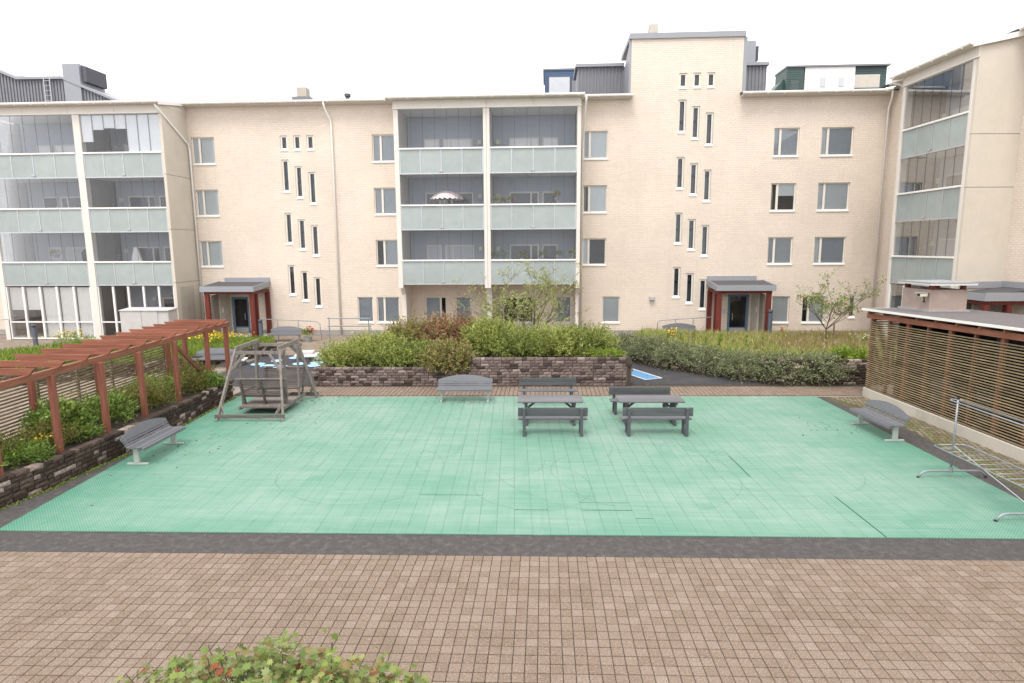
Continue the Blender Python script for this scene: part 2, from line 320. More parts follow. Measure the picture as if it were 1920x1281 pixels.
M['leaf_bronze'] = leafmat('bronze_leaf', [(0.16, 0.19, 0.05), (0.25, 0.26, 0.08), (0.32, 0.20, 0.11), (0.22, 0.26, 0.06), (0.34, 0.33, 0.11), (0.36, 0.20, 0.12)])
M['grassgreen'] = leafmat('fresh_grass', [(0.12, 0.19, 0.02), (0.19, 0.27, 0.035), (0.28, 0.35, 0.06)])
M['litter'] = leafmat('dry_leaf', [(0.075, 0.055, 0.02), (0.11, 0.07, 0.025), (0.09, 0.085, 0.02)])

# ------------------------------------------------------------------ geometry helpers
class MB:
    def __init__(s): s.v = []; s.f = []
    def quad(s, a, b, c, d):
        n = len(s.v); s.v += [a, b, c, d]; s.f.append((n, n + 1, n + 2, n + 3)); return s
    def box(s, x0, x1, y0, y1, z0, z1):
        n = len(s.v)
        s.v += [(x0, y0, z0), (x1, y0, z0), (x1, y1, z0), (x0, y1, z0), (x0, y0, z1), (x1, y0, z1), (x1, y1, z1), (x0, y1, z1)]
        for q in ((0, 3, 2, 1), (4, 5, 6, 7), (0, 1, 5, 4), (1, 2, 6, 5), (2, 3, 7, 6), (3, 0, 4, 7)): s.f.append(tuple(n + i for i in q))
        return s
    def bar(s, p0, p1, w, h, up=(0, 0, 1)):
        p0 = Vector(p0); p1 = Vector(p1); d = (p1 - p0).normalized(); up = Vector(up)
        if abs(d.dot(up)) > 0.98: up = Vector((0, 1, 0))
        sx = d.cross(up).normalized(); sz = sx.cross(d).normalized(); n = len(s.v)
        for p in (p0, p1):
            for a, b in ((-1, -1), (1, -1), (1, 1), (-1, 1)): s.v.append(tuple(p + sx * (a * w / 2) + sz * (b * h / 2)))
        for q in ((0, 3, 2, 1), (4, 5, 6, 7), (0, 1, 5, 4), (1, 2, 6, 5), (2, 3, 7, 6), (3, 0, 4, 7)): s.f.append(tuple(n + i for i in q))
        return s
    def tube(s, pts, r, n=8, r1=None):
        pts = [Vector(p) for p in pts]; m = len(pts); base = len(s.v); ref = None
        for i, p in enumerate(pts):
            d = (pts[min(i + 1, m - 1)] - pts[max(i - 1, 0)]).normalized()
            if ref is None: ref = Vector((0, 0, 1)) if abs(d.z) < 0.9 else Vector((0, 1, 0))
            a = d.cross(ref).normalized(); b = a.cross(d).normalized(); ref = b
            rr = r if r1 is None else r + (r1 - r) * i / (m - 1)
            for k in range(n):
                t = 2 * math.pi * k / n; s.v.append(tuple(p + a * (rr * math.cos(t)) + b * (rr * math.sin(t))))
        for i in range(m - 1):
            for k in range(n):
                k2 = (k + 1) % n; s.f.append((base + i * n + k, base + i * n + k2, base + (i + 1) * n + k2, base + (i + 1) * n + k))
        s.f.append(tuple(base + k for k in range(n))[::-1]); s.f.append(tuple(base + (m - 1) * n + k for k in range(n)))
        return s
    def prism(s, poly, d0, d1, axis=1):
        """poly of 2-D points extruded along an axis (the other two axes in order)"""
        n = len(s.v); m = len(poly)
        for d in (d0, d1):
            for a, b in poly:
                s.v.append({0: (d, a, b), 1: (a, d, b), 2: (a, b, d)}[axis])
        s.f.append(tuple(range(n, n + m))); s.f.append(tuple(range(n + m, n + 2 * m))[::-1])
        for i in range(m):
            j = (i + 1) % m; s.f.append((n + i, n + j, n + m + j, n + m + i))
        return s
    def lathe(s, prof, cx=0, cy=0, n=16):
        b = len(s.v)
        for r, z in prof:
            for k in range(n):
                t = 2 * math.pi * k / n; s.v.append((cx + r * math.cos(t), cy + r * math.sin(t), z))
        for i in range(len(prof) - 1):
            for k in range(n):
                k2 = (k + 1) % n; s.f.append((b + i * n + k, b + i * n + k2, b + (i + 1) * n + k2, b + (i + 1) * n + k))
        s.f.append(tuple(b + k for k in range(n))[::-1]); s.f.append(tuple(b + (len(prof) - 1) * n + k for k in range(n)))
        return s
    def mesh(s, name, mat=None, smooth=False):
        me = bpy.data.meshes.new(name); me.from_pydata(s.v, [], s.f)
        if mat is not None: me.materials.append(mat)
        if smooth:
            me.polygons.foreach_set('use_smooth', [True] * len(me.polygons))
        return me

def link(name, me, parent=None, loc=None, rz=None):
    o = bpy.data.objects.new(name, me); C.objects.link(o)
    if parent is not None: o.parent = parent
    if loc is not None: o.location = loc
    if rz is not None: o.rotation_euler = (0, 0, rz)
    return o
def obj(name, mb, mat, parent=None, loc=None, bevel=0.0, smooth=False):
    o = link(name, mb.mesh(name, mat, smooth), parent, loc)
    if bevel:
        b = o.modifiers.new('Bevel', 'BEVEL'); b.width = bevel; b.segments = 2; b.limit_method = 'ANGLE'
    return o
def tag(o, label, cat, group=None):
    o['label'] = label; o['category'] = cat
    if group: o['group'] = group
    return o
def thing(name, label, cat, loc=(0, 0, 0), rz=0.0, group=None):
    o = bpy.data.objects.new(name, None); C.objects.link(o); o.location = loc; o.rotation_euler = (0, 0, rz); o.empty_display_size = 0.2
    return tag(o, label, cat, group)
def struct(name, mb, mat):
    o = obj(name, mb, mat); o['kind'] = 'structure'; return o
def dup(root, loc, rz, label, group=None):
    r = root.copy(); C.objects.link(r); r.location = loc; r.rotation_euler = (0, 0, rz); r['label'] = label
    if group: r['group'] = group
    for ch in list(root.children):
        c = ch.copy(); C.objects.link(c); c.parent = r
        for g in list(ch.children):
            d = g.copy(); C.objects.link(d); d.parent = c
    return r
def npmesh(name, V, mat):
    """V: (n, k, 3) array of n separate k-gons"""
    n, k, _ = V.shape
    me = bpy.data.meshes.new(name); me.vertices.add(n * k); me.vertices.foreach_set('co', V.reshape(-1).astype(np.float32))
    me.loops.add(n * k); me.loops.foreach_set('vertex_index', np.arange(n * k, dtype=np.int32))
    me.polygons.add(n); me.polygons.foreach_set('loop_start', np.arange(0, n * k, k, dtype=np.int32))
    me.polygons.foreach_set('loop_total', np.full(n, k, dtype=np.int32))
    me.update(calc_edges=True); me.materials.append(mat)
    return me
def nrm(a): return a / (np.linalg.norm(a, axis=-1, keepdims=True) + 1e-9)

def leaves(P, axis, ln, wd):
    """diamond leaves at points P pointing along axis"""
    n = len(P); side = nrm(np.cross(axis, nrm(rs.normal(size=(n, 3)))))
    l = (ln * rs.uniform(0.65, 1.25, n))[:, None]; w = (wd * rs.uniform(0.7, 1.25, n))[:, None]
    up = np.cross(axis, side) * (l * 0.08)
    return np.stack([P, P + axis * l * 0.5 - side * w * 0.5 + up, P + axis * l, P + axis * l * 0.5 + side * w * 0.5 + up], 1)

def bush_leaves(rx, ry, h, ns, nl, ln, wd, L, upw=0.6, out=0.7, droop=0.0, lump=0.22, zlow=-0.25):
    """sprays of leaves growing out of an uneven mound with base at z = 0"""
    d = rs.normal(size=(ns * 3, 3)); d = nrm(d); d = d[d[:, 2] > zlow][:ns]; n = len(d)
    ph = rs.uniform(0, 6.28, 6)
    az_ = np.arctan2(d[:, 1], d[:, 0])
    lum = 1 + lump * (np.sin(3 * az_ + ph[0] + 2 * d[:, 2]) * 0.5 + np.sin(5 * az_ + ph[1] + 4 * d[:, 2]) * 0.35 + np.sin(9 * az_ + ph[2]) * 0.25)
    r = (rs.uniform(0.12, 1, n) ** 0.42) * lum
    P0 = d * r[:, None] * np.array([rx, ry, h * 0.62]) * 0.86; P0[:, 2] += h * 0.34
    P0[:, 2] = np.maximum(P0[:, 2], 0.02)
    dirv = nrm(d * out + np.array([0, 0, upw]) + rs.normal(size=(n, 3)) * 0.38)
    Ls = L * rs.uniform(0.6, 1.4, n)
    t = np.tile(np.linspace(0.08, 1, nl), (n, 1)) + rs.uniform(-0.04, 0.04, (n, nl))
    P = P0[:, None, :] + dirv[:, None, :] * (t * Ls[:, None])[:, :, None]
    P[:, :, 2] -= droop * (t * Ls[:, None]) ** 2
    ax = nrm(dirv[:, None, :] * 0.75 + rs.normal(size=(n, nl, 3)) * 0.6)
    P = P.reshape(-1, 3); ax = ax.reshape(-1, 3); keep = P[:, 2] > -0.35
    return leaves(P[keep], ax[keep], ln, wd)
def bush_stems(rx, ry, h, n=14, r=0.012):
    mb = MB()
    for i in range(n):
        a = random.uniform(0, 6.28); q = random.uniform(0.3, 0.8)
        e = (rx * q * math.cos(a), ry * q * math.sin(a), h * random.uniform(0.5, 0.8))
        mb.tube([(e[0] * 0.15, e[1] * 0.15, -0.1), (e[0] * 0.55, e[1] * 0.55, e[2] * 0.55), e], r, 5, r * 0.4)
    return mb
def bush(name, label, cat, loc, rx, ry, h, mat, group=None, ns=700, nl=12, ln=0.07, wd=0.026, L=0.34, **kw):
    t = thing(name, label, cat, loc, 0, group)
    link('foliage', npmesh('foliage', bush_leaves(rx, ry, h, ns, nl, ln, wd, L, **kw), mat), t)
    obj('stems', bush_stems(rx, ry, h), M['twig'], t)
    return t

# ------------------------------------------------------------------ ground, paving, court
struct('ground', MB().quad((-200, -60, 0), (200, -60, 0), (200, 260, 0), (-200, 260, 0)), M['ground'])
def sheet(name, poly, z, mat):
    m = MB(); m.v = [(a, b, z) for a, b in poly]; m.f = [tuple(range(len(poly)))]
    return struct(name, m, mat)
sheet('asphalt_strip', [(-11.4, 9.59), (12.0, 10.13), (12.0, 10.3), (10.12, 13.0), (10.18, 15.2), (10.28, 17.4), (9.9, 19.2), (9.62, 21.48), (-11.4, 20.75)], 0.004, M['asphalt'])
# pink-grey pavers in front
def paver_mesh(w, d, h=0.016, b=0.006):
    m = MB(); x, y = w / 2, d / 2
    m.v = [(-x, -y, 0), (x, -y, 0), (x, y, 0), (-x, y, 0), (-x, -y, h - b), (x, -y, h - b), (x, y, h - b), (-x, y, h - b),
           (-x + b, -y + b, h), (x - b, -y + b, h), (x - b, y - b, h), (-x + b, y - b, h)]
    for i in range(4):
        j = (i + 1) % 4; m.f += [(i, j, 4 + j, 4 + i), (4 + i, 4 + j, 8 + j, 8 + i)]
    m.f.append((8, 9, 10, 11)); return m
def joined(name, base, placements, mat, parent, jit=0.0):
    bv = np.array(base.v); nv = len(bv); allv = []; allf = []
    for i, (x, y, z, rz) in enumerate(placements):
        c, s = math.cos(rz), math.sin(rz)
        w = bv.copy(); w[:, 0] = bv[:, 0] * c - bv[:, 1] * s + x; w[:, 1] = bv[:, 0] * s + bv[:, 1] * c + y; w[:, 2] += z + random.uniform(-jit, jit)
        allv += [tuple(q) for q in w]; allf += [tuple(i * nv + k for k in fc) for fc in base.f]
    m = MB(); m.v = allv; m.f = allf
    o = obj(name, m, mat, parent); o['kind'] = 'stuff'; return o
pav = sheet('paving', [(-13, 3.6), (12, 3.6), (12, 10.14), (-13, 9.56)], 0.003, M['joint'])
pb = paver_mesh(0.150, 0.1590, 0.018, 0.005); pm = pb.mesh('paver', M['paver'])
cand = []
for j in range(0, 37):
    for i in range(-78, 72):
        x = i * 0.1585 - 0.02 + j * 0.0003; y = 9.735 + 0.0245 * x - j * 0.1715
        cand.append((x, y))
near = sorted([p for p in cand if 6.72 < p[1] and abs(p[0] + 0.4) < 0.80 * p[1]], key=lambda p: p[1])[:298]
ns_ = set(near); rzp = math.atan(0.0245)
for p in near:
    o = link('paver', pm, pav, (p[0], p[1], 0.003 + random.uniform(-0.003, 0.002)), rzp + random.uniform(-0.012, 0.012))
joined('far_pavers', pb, [(p[0], p[1], 0.003, rzp + random.uniform(-0.012, 0.012)) for p in cand if p not in ns_], M['paver'], pav, 0.0025)
# strip of pavers between the court and the planter walls
bp_ = sheet('back_path', [(-11.2, 20.95), (12.2, 21.70), (12.2, 23.5), (8.9, 23.42), (-8.9, 22.72), (-11.2, 22.5)], 0.005, M['joint'])
pl = []
for j in range(10):
    for i in range(-70, 79):
        x = i * 0.155; y = 21.42 + 0.0315 * x + j * 0.172
        if y < 22.66 + 0.03 * x: pl.append((x, y, 0.004, 0.0315))
joined('path_pavers', paver_mesh(0.138, 0.160), pl, M['paver'], bp_, 0.002)
# building apron
apron = sheet('pavement', [(-40, 21.0), (-13.3, 21.0), (-14.6, 27.0), (-13.0, 29.9), (-9.9, 29.1), (3.2, 29.6), (20, 31), (20, 36.5), (-40, 36.5)], 0.002, M['joint'])
pl = []
for j in range(52):
    for i in range(-128, 60):
        x = i * 0.30; y = 29.4 + j * 0.155 - 0.0
        if y < 36.3 and -38 < x < 18 and not (x < -13 and y < 30) and not (x > 3 and y < 33.5): pl.append((x + (j % 2) * 0.15, y, 0.0, 0.0))
joined('apron_pavers', paver_mesh(0.292, 0.147), pl, M['paver2'], apron, 0.0015)
pl = [(-38 + i * 0.302 + (j % 2) * 0.15, 16.0 + j * 0.155, 0.0, 0.0) for i in range(82) for j in range(88)]
pl = [p for p in pl if p[0] < -13.7]
joined('side_pavers', paver_mesh(0.294, 0.147), pl, M['paver2'], apron, 0.0015)
sheet('play_area', [(-11.1, 22.45), (-8.9, 22.7), (9.0, 23.45), (3.0, 29.6), (-9.9, 29.2), (-13.2, 29.9), (-14.6, 27.2), (-14.3, 25.0), (-13.0, 22.4)], 0.008, M['asphalt2'])
# court of interlocking plastic tiles
court = sheet('court', [(-10.22, 10.36), (9.80, 10.86), (9.36, 21.44), (-10.86, 20.74)], 0.006, M['court_joint'])
NLc, NRc, FRc, FLc = [Vector(p) for p in ((-10.24, 10.35), (9.78, 10.85), (9.34, 21.43), (-10.88, 20.73))]
NX, NY = 60, 29
def bil(u, v): return (NLc * (1 - u) + NRc * u) * (1 - v) + (FLc * (1 - u) + FRc * u) * v
tw, td = 20.03 / NX, 10.62 / NY
tm_b = paver_mesh(tw - 0.003, td - 0.004, 0.02, 0.0010); tm = tm_b.mesh('court_tile', M['court'])
tgb = paver_mesh(tw - 0.003, td - 0.035, 0.02, 0.001); tgb.v = [(a, b - 0.0155, q) for a, b, q in tgb.v]; tg = tgb.mesh('court_tile', M['court'])
gaps = {(i, 4) for i in range(23, 27)} | {(i, 5) for i in range(26, 33)} | {(i, 3) for i in range(33, 36)} | {(i, 2) for i in range(33, 36)} | {(36, 1), (29, 2), (30, 2)}
vis = [(i, j) for j in range(5) for i in range(NX) if -9.9 < bil((i + .5) / NX, (j + .5) / NY).x < 9.9]
vis = sorted(vis, key=lambda q: q[1])[:298]
vset = set(vis); far = []
tn = paver_mesh(tw - 0.03, td - 0.004, 0.02, 0.001); tn.v = [(a - 0.0135, b, q) for a, b, q in tn.v]; tnm = tn.mesh('court_tile', M['court'])
narrow = {(48, j) for j in range(5)} | {(44, j) for j in range(8, 12)}
rzc = R(1.72)
far_n = []
for j in range(NY):
    for i in range(NX):
        c = bil((i + .5) / NX, (j + .5) / NY); rr = R(1.43 + 0.55 * j / NY)
        if (i, j) in vset:
            link('court_tile', tg if (i, j) in gaps else (tnm if (i, j) in narrow else tm), court, (c.x, c.y, 0.007 + random.uniform(-0.001, 0.001)), rr)
        else: (far_n if (i, j) in narrow else far).append((c.x, c.y, 0.007, rr))
joined('far_court_tiles', tm_b, far, M['court'], court, 0.001)
for (x, y, z, r_z) in far_n: link('court_tile', tnm, court, (x, y, z), r_z)
# mossy grid pavers beside the shed
mp = sheet('mossy_paving', [(12.0, 10.3), (10.12, 13.0), (10.18, 15.2), (10.28, 17.4), (9.9, 19.2), (9.62, 21.48), (11.5, 21.55), (13.5, 10.3)], 0.002, M['moss'])
pl = []
for j in range(48):
    for i in range(12):
        y = 21.35 - j * 0.21; x = 9.75 + i * 0.135 + (j % 2) * 0.06 + (21.4 - y) * 0.055
        lim = 9.80 + (0.52 if y < 20 else 0.52 * (21.4 - y) / 1.4)
        if x > lim and x < 11.1 + (21.4 - y) * 0.066: pl.append((x, y, -0.004, R(2)))
joined('grid_pavers', paver_mesh(0.095, 0.165), pl, M['gridpaver'], mp, 0.003)

# ------------------------------------------------------------------ apartment building (facade coordinates: x along, y into the house)
D = 36.57
def wall_holes(mb, x0, x1, z0, z1, holes, y=0.0, depth=0.15):
    xs = sorted({x0, x1} | {min(max(v, x0), x1) for h in holes for v in h[:2]})
    zs = sorted({z0, z1} | {min(max(v, z0), z1) for h in holes for v in h[2:4]})
    for i in range(len(xs) - 1):
        for k in range(len(zs) - 1):
            cx, cz = (xs[i] + xs[i + 1]) / 2, (zs[k] + zs[k + 1]) / 2
            if any(h[0] < cx < h[1] and h[2] < cz < h[3] for h in holes): continue
            mb.quad((xs[i], y, zs[k]), (xs[i + 1], y, zs[k]), (xs[i + 1], y, zs[k + 1]), (xs[i], y, zs[k + 1]))
    for h in holes:
        if len(h) > 4: continue
        a, b, c, d = h[:4]; e = y + depth
        mb.quad((a, y, c), (a, e, c), (a, e, d), (a, y, d)); mb.quad((b, y, c), (b, e, c), (b, e, d), (b, y, d))
        mb.quad((a, y, d), (b, y, d), (b, e, d), (a, e, d)); mb.quad((a, y, c), (b, y, c), (b, e, c), (a, e, c))

def window(root, x0, x1, z0, z1, split=None, blinds=('light',), y=0.0, slot=False):
    """frame with pane, blind and sill as sub-parts; split = share of the narrow left sash"""
    fy = y + (0.085 if not slot else 0.05); fw = 0.065 if not slot else 0.095
    f = MB(); f.box(x0, x1, fy, fy + 0.08, z1 - fw, z1); f.box(x0, x1, fy, fy + 0.08, z0, z0 + fw)
    f.box(x0, x0 + fw, fy, fy + 0.08, z0 + fw, z1 - fw); f.box(x1 - fw, x1, fy, fy + 0.08, z0 + fw, z1 - fw)
    cells = [(x0 + fw, x1 - fw)]
    if split:
        xm = x0 + (x1 - x0) * split; f.box(xm - 0.06, xm + 0.06, fy - 0.012, fy + 0.07, z0 + fw, z1 - fw)
        cells = [(x0 + fw, xm - 0.06), (xm + 0.06, x1 - fw)]
    o = obj('window', f, M['frame'], root)
    for i, (a, b) in enumerate(cells):
        obj('pane', MB().box(a, b, fy + 0.03, fy + 0.042, z0 + fw, z1 - fw), M['pane'], o)
        bl = blinds[i % len(blinds)]
        zb = z0 + fw
        if bl == 'half': zb = z0 + (z1 - z0) * 0.55; bl = 'light'
        if bl in ('light', 'grey'):
            m = MB(); nsl = max(6, int((z1 - fw - zb) / 0.055)); dz = (z1 - fw - zb) / nsl
            for k in range(nsl):
                za = zb + k * dz; m.quad((a, fy + 0.095, za), (b, fy + 0.095, za), (b, fy + 0.075, za + dz), (a, fy + 0.075, za + dz))
            obj('blind', m, M['blind_light' if bl == 'light' else 'blind_grey'], o)
        elif bl == 'slot':
            obj('stair_wall', MB().quad((a, fy + 0.30, z0), (b, fy + 0.30, z0), (b, fy + 0.30, z1), (a, fy + 0.30, z1)), M['stair'], o)
        elif bl == 'curtain':
            m = MB(); nw = 14; w = (b - a) * 0.55
            for k in range(nw):
                xa = a + w * k / nw; xb = a + w * (k + 1) / nw; ya, yb = (0.12, 0.17) if k % 2 else (0.17, 0.12)
                m.quad((xa, fy + ya, z0 + fw), (xb, fy + yb, z0 + fw), (xb, fy + yb, z1 - fw), (xa, fy + ya, z1 - fw))
            obj('curtain', m, M['curtain'], o)
    s = MB()
    if slot: s.prism([(y - 0.035, z0 - 0.02), (y - 0.035, z0 + 0.03), (y + 0.09, z0 + 0.16), (y + 0.09, z0 - 0.02)], x0 + 0.002, x1 - 0.002, 0)
    else: s.prism([(y - 0.05, z0 - 0.075), (y - 0.05, z0 - 0.01), (y + 0.09, z0 + 0.03), (y + 0.09, z0 - 0.075)], x0 - 0.02, x1 + 0.02, 0)
    obj('sill', s, M['white'], o)
    return o

bld = thing('apartment_building', 'long cream brick apartment block with glazed balcony stacks across the rear of the courtyard', 'building', (0, D, 0))
XL, XR = -38.0, 18.95
LB = (-31.55, -21.0); CB = (-8.25, 1.9)
T0, T1 = 4.70, 10.80
wins = []      # x0, x1, z0, z1, split, blinds
bl_up = {'L': [('light', 'light')] * 3, 'M': [('grey', 'grey'), ('grey', 'grey'), ('dark', 'grey')], 'A': [('grey', 'light'), ('curtain', 'light'), ('light', 'dark')],
         'C': [('grey', 'grey'), ('curtain', 'half'), ('grey', 'grey')], 'D': [('light', 'grey'), ('light', 'light'), ('light', 'grey')]}
xr = {'L': (-20.81, -19.43, .32), 'M': (-10.06, -8.55, .32), 'A': (2.11, 3.48, .26), 'C': (12.68, 14.07, .27), 'D': (15.27, 17.01, .22)}
for k, (a, b, sp) in xr.items():
    for r in range(3): wins.append((a, b, 10.15 - 3 * r, 11.67 - 3 * r, sp, bl_up[k][r]))
for a, b, sp, bl in ((-11.32, -10.38, None, ('grey',)), (-10.15, -8.78, .33, ('grey', 'grey')), (-7.21, -5.93, .72, ('grey', 'dark')), (-5.38, -4.45, None, ('grey',)),
                     (-2.55, -0.75, .5, ('dark', 'dark')), (0.55, 1.5, None, ('grey',)), (3.31, 4.34, None, ('light',)), (13.09, 14.09, None, ('light',)), (14.81, 16.12, .3, ('dark', 'light'))):
    wins.append((a, b, 0.76, 2.3, sp, bl))
slots = []
for i, x in enumerate((-15.48, -14.70, -13.92)):
    slots.append((x, x + 0.43, 10.83, 11.69))
    for r in range(3): slots.append((x, x + 0.43, 8.45 - 0.36 * i - 3.06 * r + (0.04 if r else 0), 10.33 - 0.36 * i - 3.06 * r))
for i, x in enumerate((7.36, 8.12, 8.89)):
    slots.append((x, x + 0.43, 13.86, 14.68))
    for r in range(4): slots.append((x, x + 0.43, 11.46 - 0.355 * i - 3.09 * r, 13.27 - 0.355 * i - 3.09 * r))
slots.append((17.41, 17.83, 1.0, 2.38))
doors = [(-19.12, -18.02, 0.06, 2.30), (10.58, 11.80, 0.06, 2.42)]
holes = [w[:4] for w in wins] + slots + doors + [(LB[0], LB[1], -1, 13.0, 1), (CB[0] + .2, CB[1] - .2, 3.25, 12.9, 1), (LB[0], LB[1], 13.0, 13.2, 1)]
holes = [h for h in holes if h[2] < 13.3]
wmb = MB(); wall_holes(wmb, XL, T0, 0.28, 13.40, [h for h in holes if h[0] < T0])
wall_holes(wmb, T1, XR, 0.28, 13.40, [(max(h[0], T1),) + tuple(h[1:4]) + ((1,) if h[0] < T1 else tuple(h[4:])) for h in holes if h[1] > T1])
wall_holes(wmb, T0, T1, 0.28, 16.50, [h for h in (holes + slots) if T0 < h[0] < T1])
wmb.quad((T0, 0, 13.4), (T0, 0.3, 13.4), (T0, 0.3, 16.5), (T0, 0, 16.5)); wmb.quad((T1, 0, 13.4), (T1, 0.3, 13.4), (T1, 0.3, 16.5), (T1, 0, 16.5))
obj('wall', wmb, M['brick'], bld)
pmb = MB()
for a, b in ((XL, LB[0]), (LB[1], -19.12), (-18.02, 10.58), (11.80, XR)): pmb.box(a, b, 0.01, 0.2, -0.1, 0.28)
obj('plinth', pmb, M['plinth'], bld)
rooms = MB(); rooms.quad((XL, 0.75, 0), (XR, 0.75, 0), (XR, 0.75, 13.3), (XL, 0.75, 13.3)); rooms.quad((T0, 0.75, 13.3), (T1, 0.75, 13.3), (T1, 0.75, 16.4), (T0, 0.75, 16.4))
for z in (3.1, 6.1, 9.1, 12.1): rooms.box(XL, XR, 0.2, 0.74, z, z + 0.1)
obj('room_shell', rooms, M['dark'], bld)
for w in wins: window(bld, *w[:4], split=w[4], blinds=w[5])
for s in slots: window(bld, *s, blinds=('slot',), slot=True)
# roof, eaves, gutters
rf = MB()
for a, b in ((XL, T0 + 0.1), (T1 - 0.1, XR + 0.4)):
    rf.prism([(-0.55, 13.42), (-0.55, 13.5), (9, 15.2), (9, 15.1)], a, b, 0)
obj('roof', rf, M['felt'], bld)
sf = MB()
for a, b in ((XL, T0 + 0.05), (T1 - 0.05, XR)):
    sf.prism([(-0.5, 13.36), (-0.5, 13.415), (0.0, 13.41), (0.0, 13.33)], a, b, 0)
obj('soffit', sf, M['offwhite'], bld)
for a, b in ((XL, T0 + 0.1), (T1 - 0.1, XR - 0.3)):
    g = MB().tube([(a, -0.57, 13.45), (b, -0.57, 13.45)], 0.075, 8); x = a + 0.4
    while x < b: g.box(x, x + 0.03, -0.66, -0.49, 13.36, 13.47); x += 0.9
    obj('gutter', g, M['offwhite'], bld, smooth=False)
def downpipe(root, pts, r=0.055):
    return obj('downpipe', MB().tube(pts, r, 8), M['white'], root, smooth=True)
downpipe(bld, [(-12.62, -0.57, 13.40), (-12.60, -0.5, 13.1), (-12.42, -0.09, 12.5), (-12.38, -0.09, 12.2), (-12.38, -0.09, 0.12)])
downpipe(bld, [(18.62, -0.57, 13.40), (18.64, -0.5, 13.1), (18.70, -0.12, 12.6), (18.70, -0.12, 0.1)])
downpipe(bld, [(2.08, -2.65, 13.0), (2.08, -2.5, 12.7), (2.05, -0.15, 10.9), (2.05, -0.12, 0.2)])
downpipe(bld, [(-21.10, -2.80, 12.95), (-20.98, -2.72, 12.72), (-20.90, -0.2, 11.25), (-20.88, -0.12, 10.9), (-20.88, -0.10, 0.2)])
# tower top
tp = MB().box(T0 - 0.12, T1 + 0.08, -0.10, 4.0, 16.50, 16.79)
obj('tower_cap', tp, M['greymetal2'], bld)
obj('tower_side', MB().prism([(0.31, 13.5), (0.31, 16.6), (3.2, 15.7), (3.2, 13.9)], T0 - 0.03, T0 + 0.12, 0), M['greymetal2'], bld)
obj('corner_trim', MB().box(T1 - 0.001, T1 + 0.2, 0.03, 0.6, 13.5, 16.5).box(T0 - 0.1, T0 - 0.001, 0.03, 0.30, 13.5, 16.5), M['greymetal2'], bld)
def corrug(mb, x0, x1, y, z0, z1, p=0.2, d=0.05):
    n = int((x1 - x0) / p)
    for i in range(n):
        a = x0 + (x1 - x0) * i / n; w = (x1 - x0) / n
        xs = [a, a + w * 0.4, a + w * 0.5, a + w * 0.9, a + w]; ys = [y, y, y + d, y + d, y]
        for k in range(4): mb.quad((xs[k], ys[k], z0), (xs[k + 1], ys[k + 1], z0), (xs[k + 1], ys[k + 1], z1), (xs[k], ys[k], z1))
cm = MB(); corrug(cm, 1.9, T0 + 0.1, 3.2, 13.8, 15.95); cm.box(1.9, T0, 3.26, 6, 13.5, 15.9)
obj('plant_room', cm, M['greymetal'], bld)
obj('plant_room_cap', MB().box(1.75, T0 - 0.02, 3.05, 6.2, 15.95, 16.13), M['greymetal2'], bld)
cm = MB(); corrug(cm, 11.6, 13.05, 2.9, 13.6, 15.75); cm.box(11.6, 13.0, 2.97, 6, 13.6, 15.7)
obj('plant_room', cm, M['greymetal'], bld)
obj('plant_room_cap', MB().box(11.55, 13.15, 2.75, 6.2, 15.75, 15.93), M['greymetal2'], bld)
vt = obj('vent_tower', MB().box(11.0, 12.45, 3.2, 5.2, 13.8, 17.25), M['greymetal2'], bld)
lv = MB()
for k in range(8): lv.box(12.451, 12.72, 3.5, 4.9, 16.22 + k * 0.105, 16.30 + k * 0.105)
obj('louvre', lv, M['louvre'], vt)
# left plant room
lr = MB(); lr.prism([(-36.6, 13.3), (-36.6, 17.2), (-35.0, 16.55), (-34.0, 16.08), (-30.95, 16.05), (-27.7, 14.72), (-27.3, 13.9)], 3.62, 8, 1)
obj('plant_room', lr, M['greymetal'], bld)
cm = MB()
def topz(x):
    P_ = [(-36.6, 17.15), (-34.0, 16.02), (-30.95, 15.98), (-27.3, 14.45)]
    for (a, b), (c, d) in zip(P_, P_[1:]):
        if a <= x <= c: return b + (d - b) * (x - a) / (c - a)
    return 14
x = -36.6
while x < -27.5:
    cm.box(x, x + 0.11, 3.56, 3.619, 13.5, topz(x + 0.05) - 0.05); x += 0.21
obj('corrugated_sheet', cm, M['greymetal'], bld)
cp = MB()
for (a, b), (c, d) in zip([(-36.7, 17.2), (-34.0, 16.08), (-30.95, 16.05), (-27.3, 14.5)], [(-34.0, 16.08), (-30.95, 16.05), (-27.3, 14.5)]):
    cp.prism([(a, b - 0.04), (a, b + 0.12), (c, d + 0.12), (c, d - 0.04)], 3.4, 8.1, 1)
obj('plant_room_cap', cp, M['greymetal2'], bld)
vt = obj('vent_tower', MB().prism([(3.45, 14.0), (3.45, 16.92), (5.7, 16.92), (5.7, 14.0)], -30.87, -29.76, 0), M['greymetal2'], bld)
lv = MB()
for k in range(22): lv.box(-29.759, -29.45, 3.62 + k * 0.088, 3.68 + k * 0.088, 15.85, 16.80)
obj('louvre', lv, M['louvre'], vt)
ld = MB()
for xx in (-32.15, -31.75): ld.tube([(xx, 3.4, 13.9), (xx, 3.4, 16.9), (xx - 0.1 if xx < -32 else xx + 0.1, 3.5, 17.25), (xx, 3.9, 17.35), (xx, 4.3, 17.1), (xx, 4.3, 16.4)], 0.028, 6)
z = 14.1
while z < 16.2: ld.tube([(-32.15, 3.4, z), (-31.75, 3.4, z)], 0.018, 5); z += 0.3
obj('roof_ladder', ld, M['alu'], bld)
ch = obj('chimney', MB().box(-15.35, -14.75, 2.6, 3.2, 14.3, 15.0), M['concrete2'], bld)
obj('chimney_base', MB().box(-15.6, -14.5, 2.4, 3.4, 13.9, 14.42), M['greymetal'], ch)
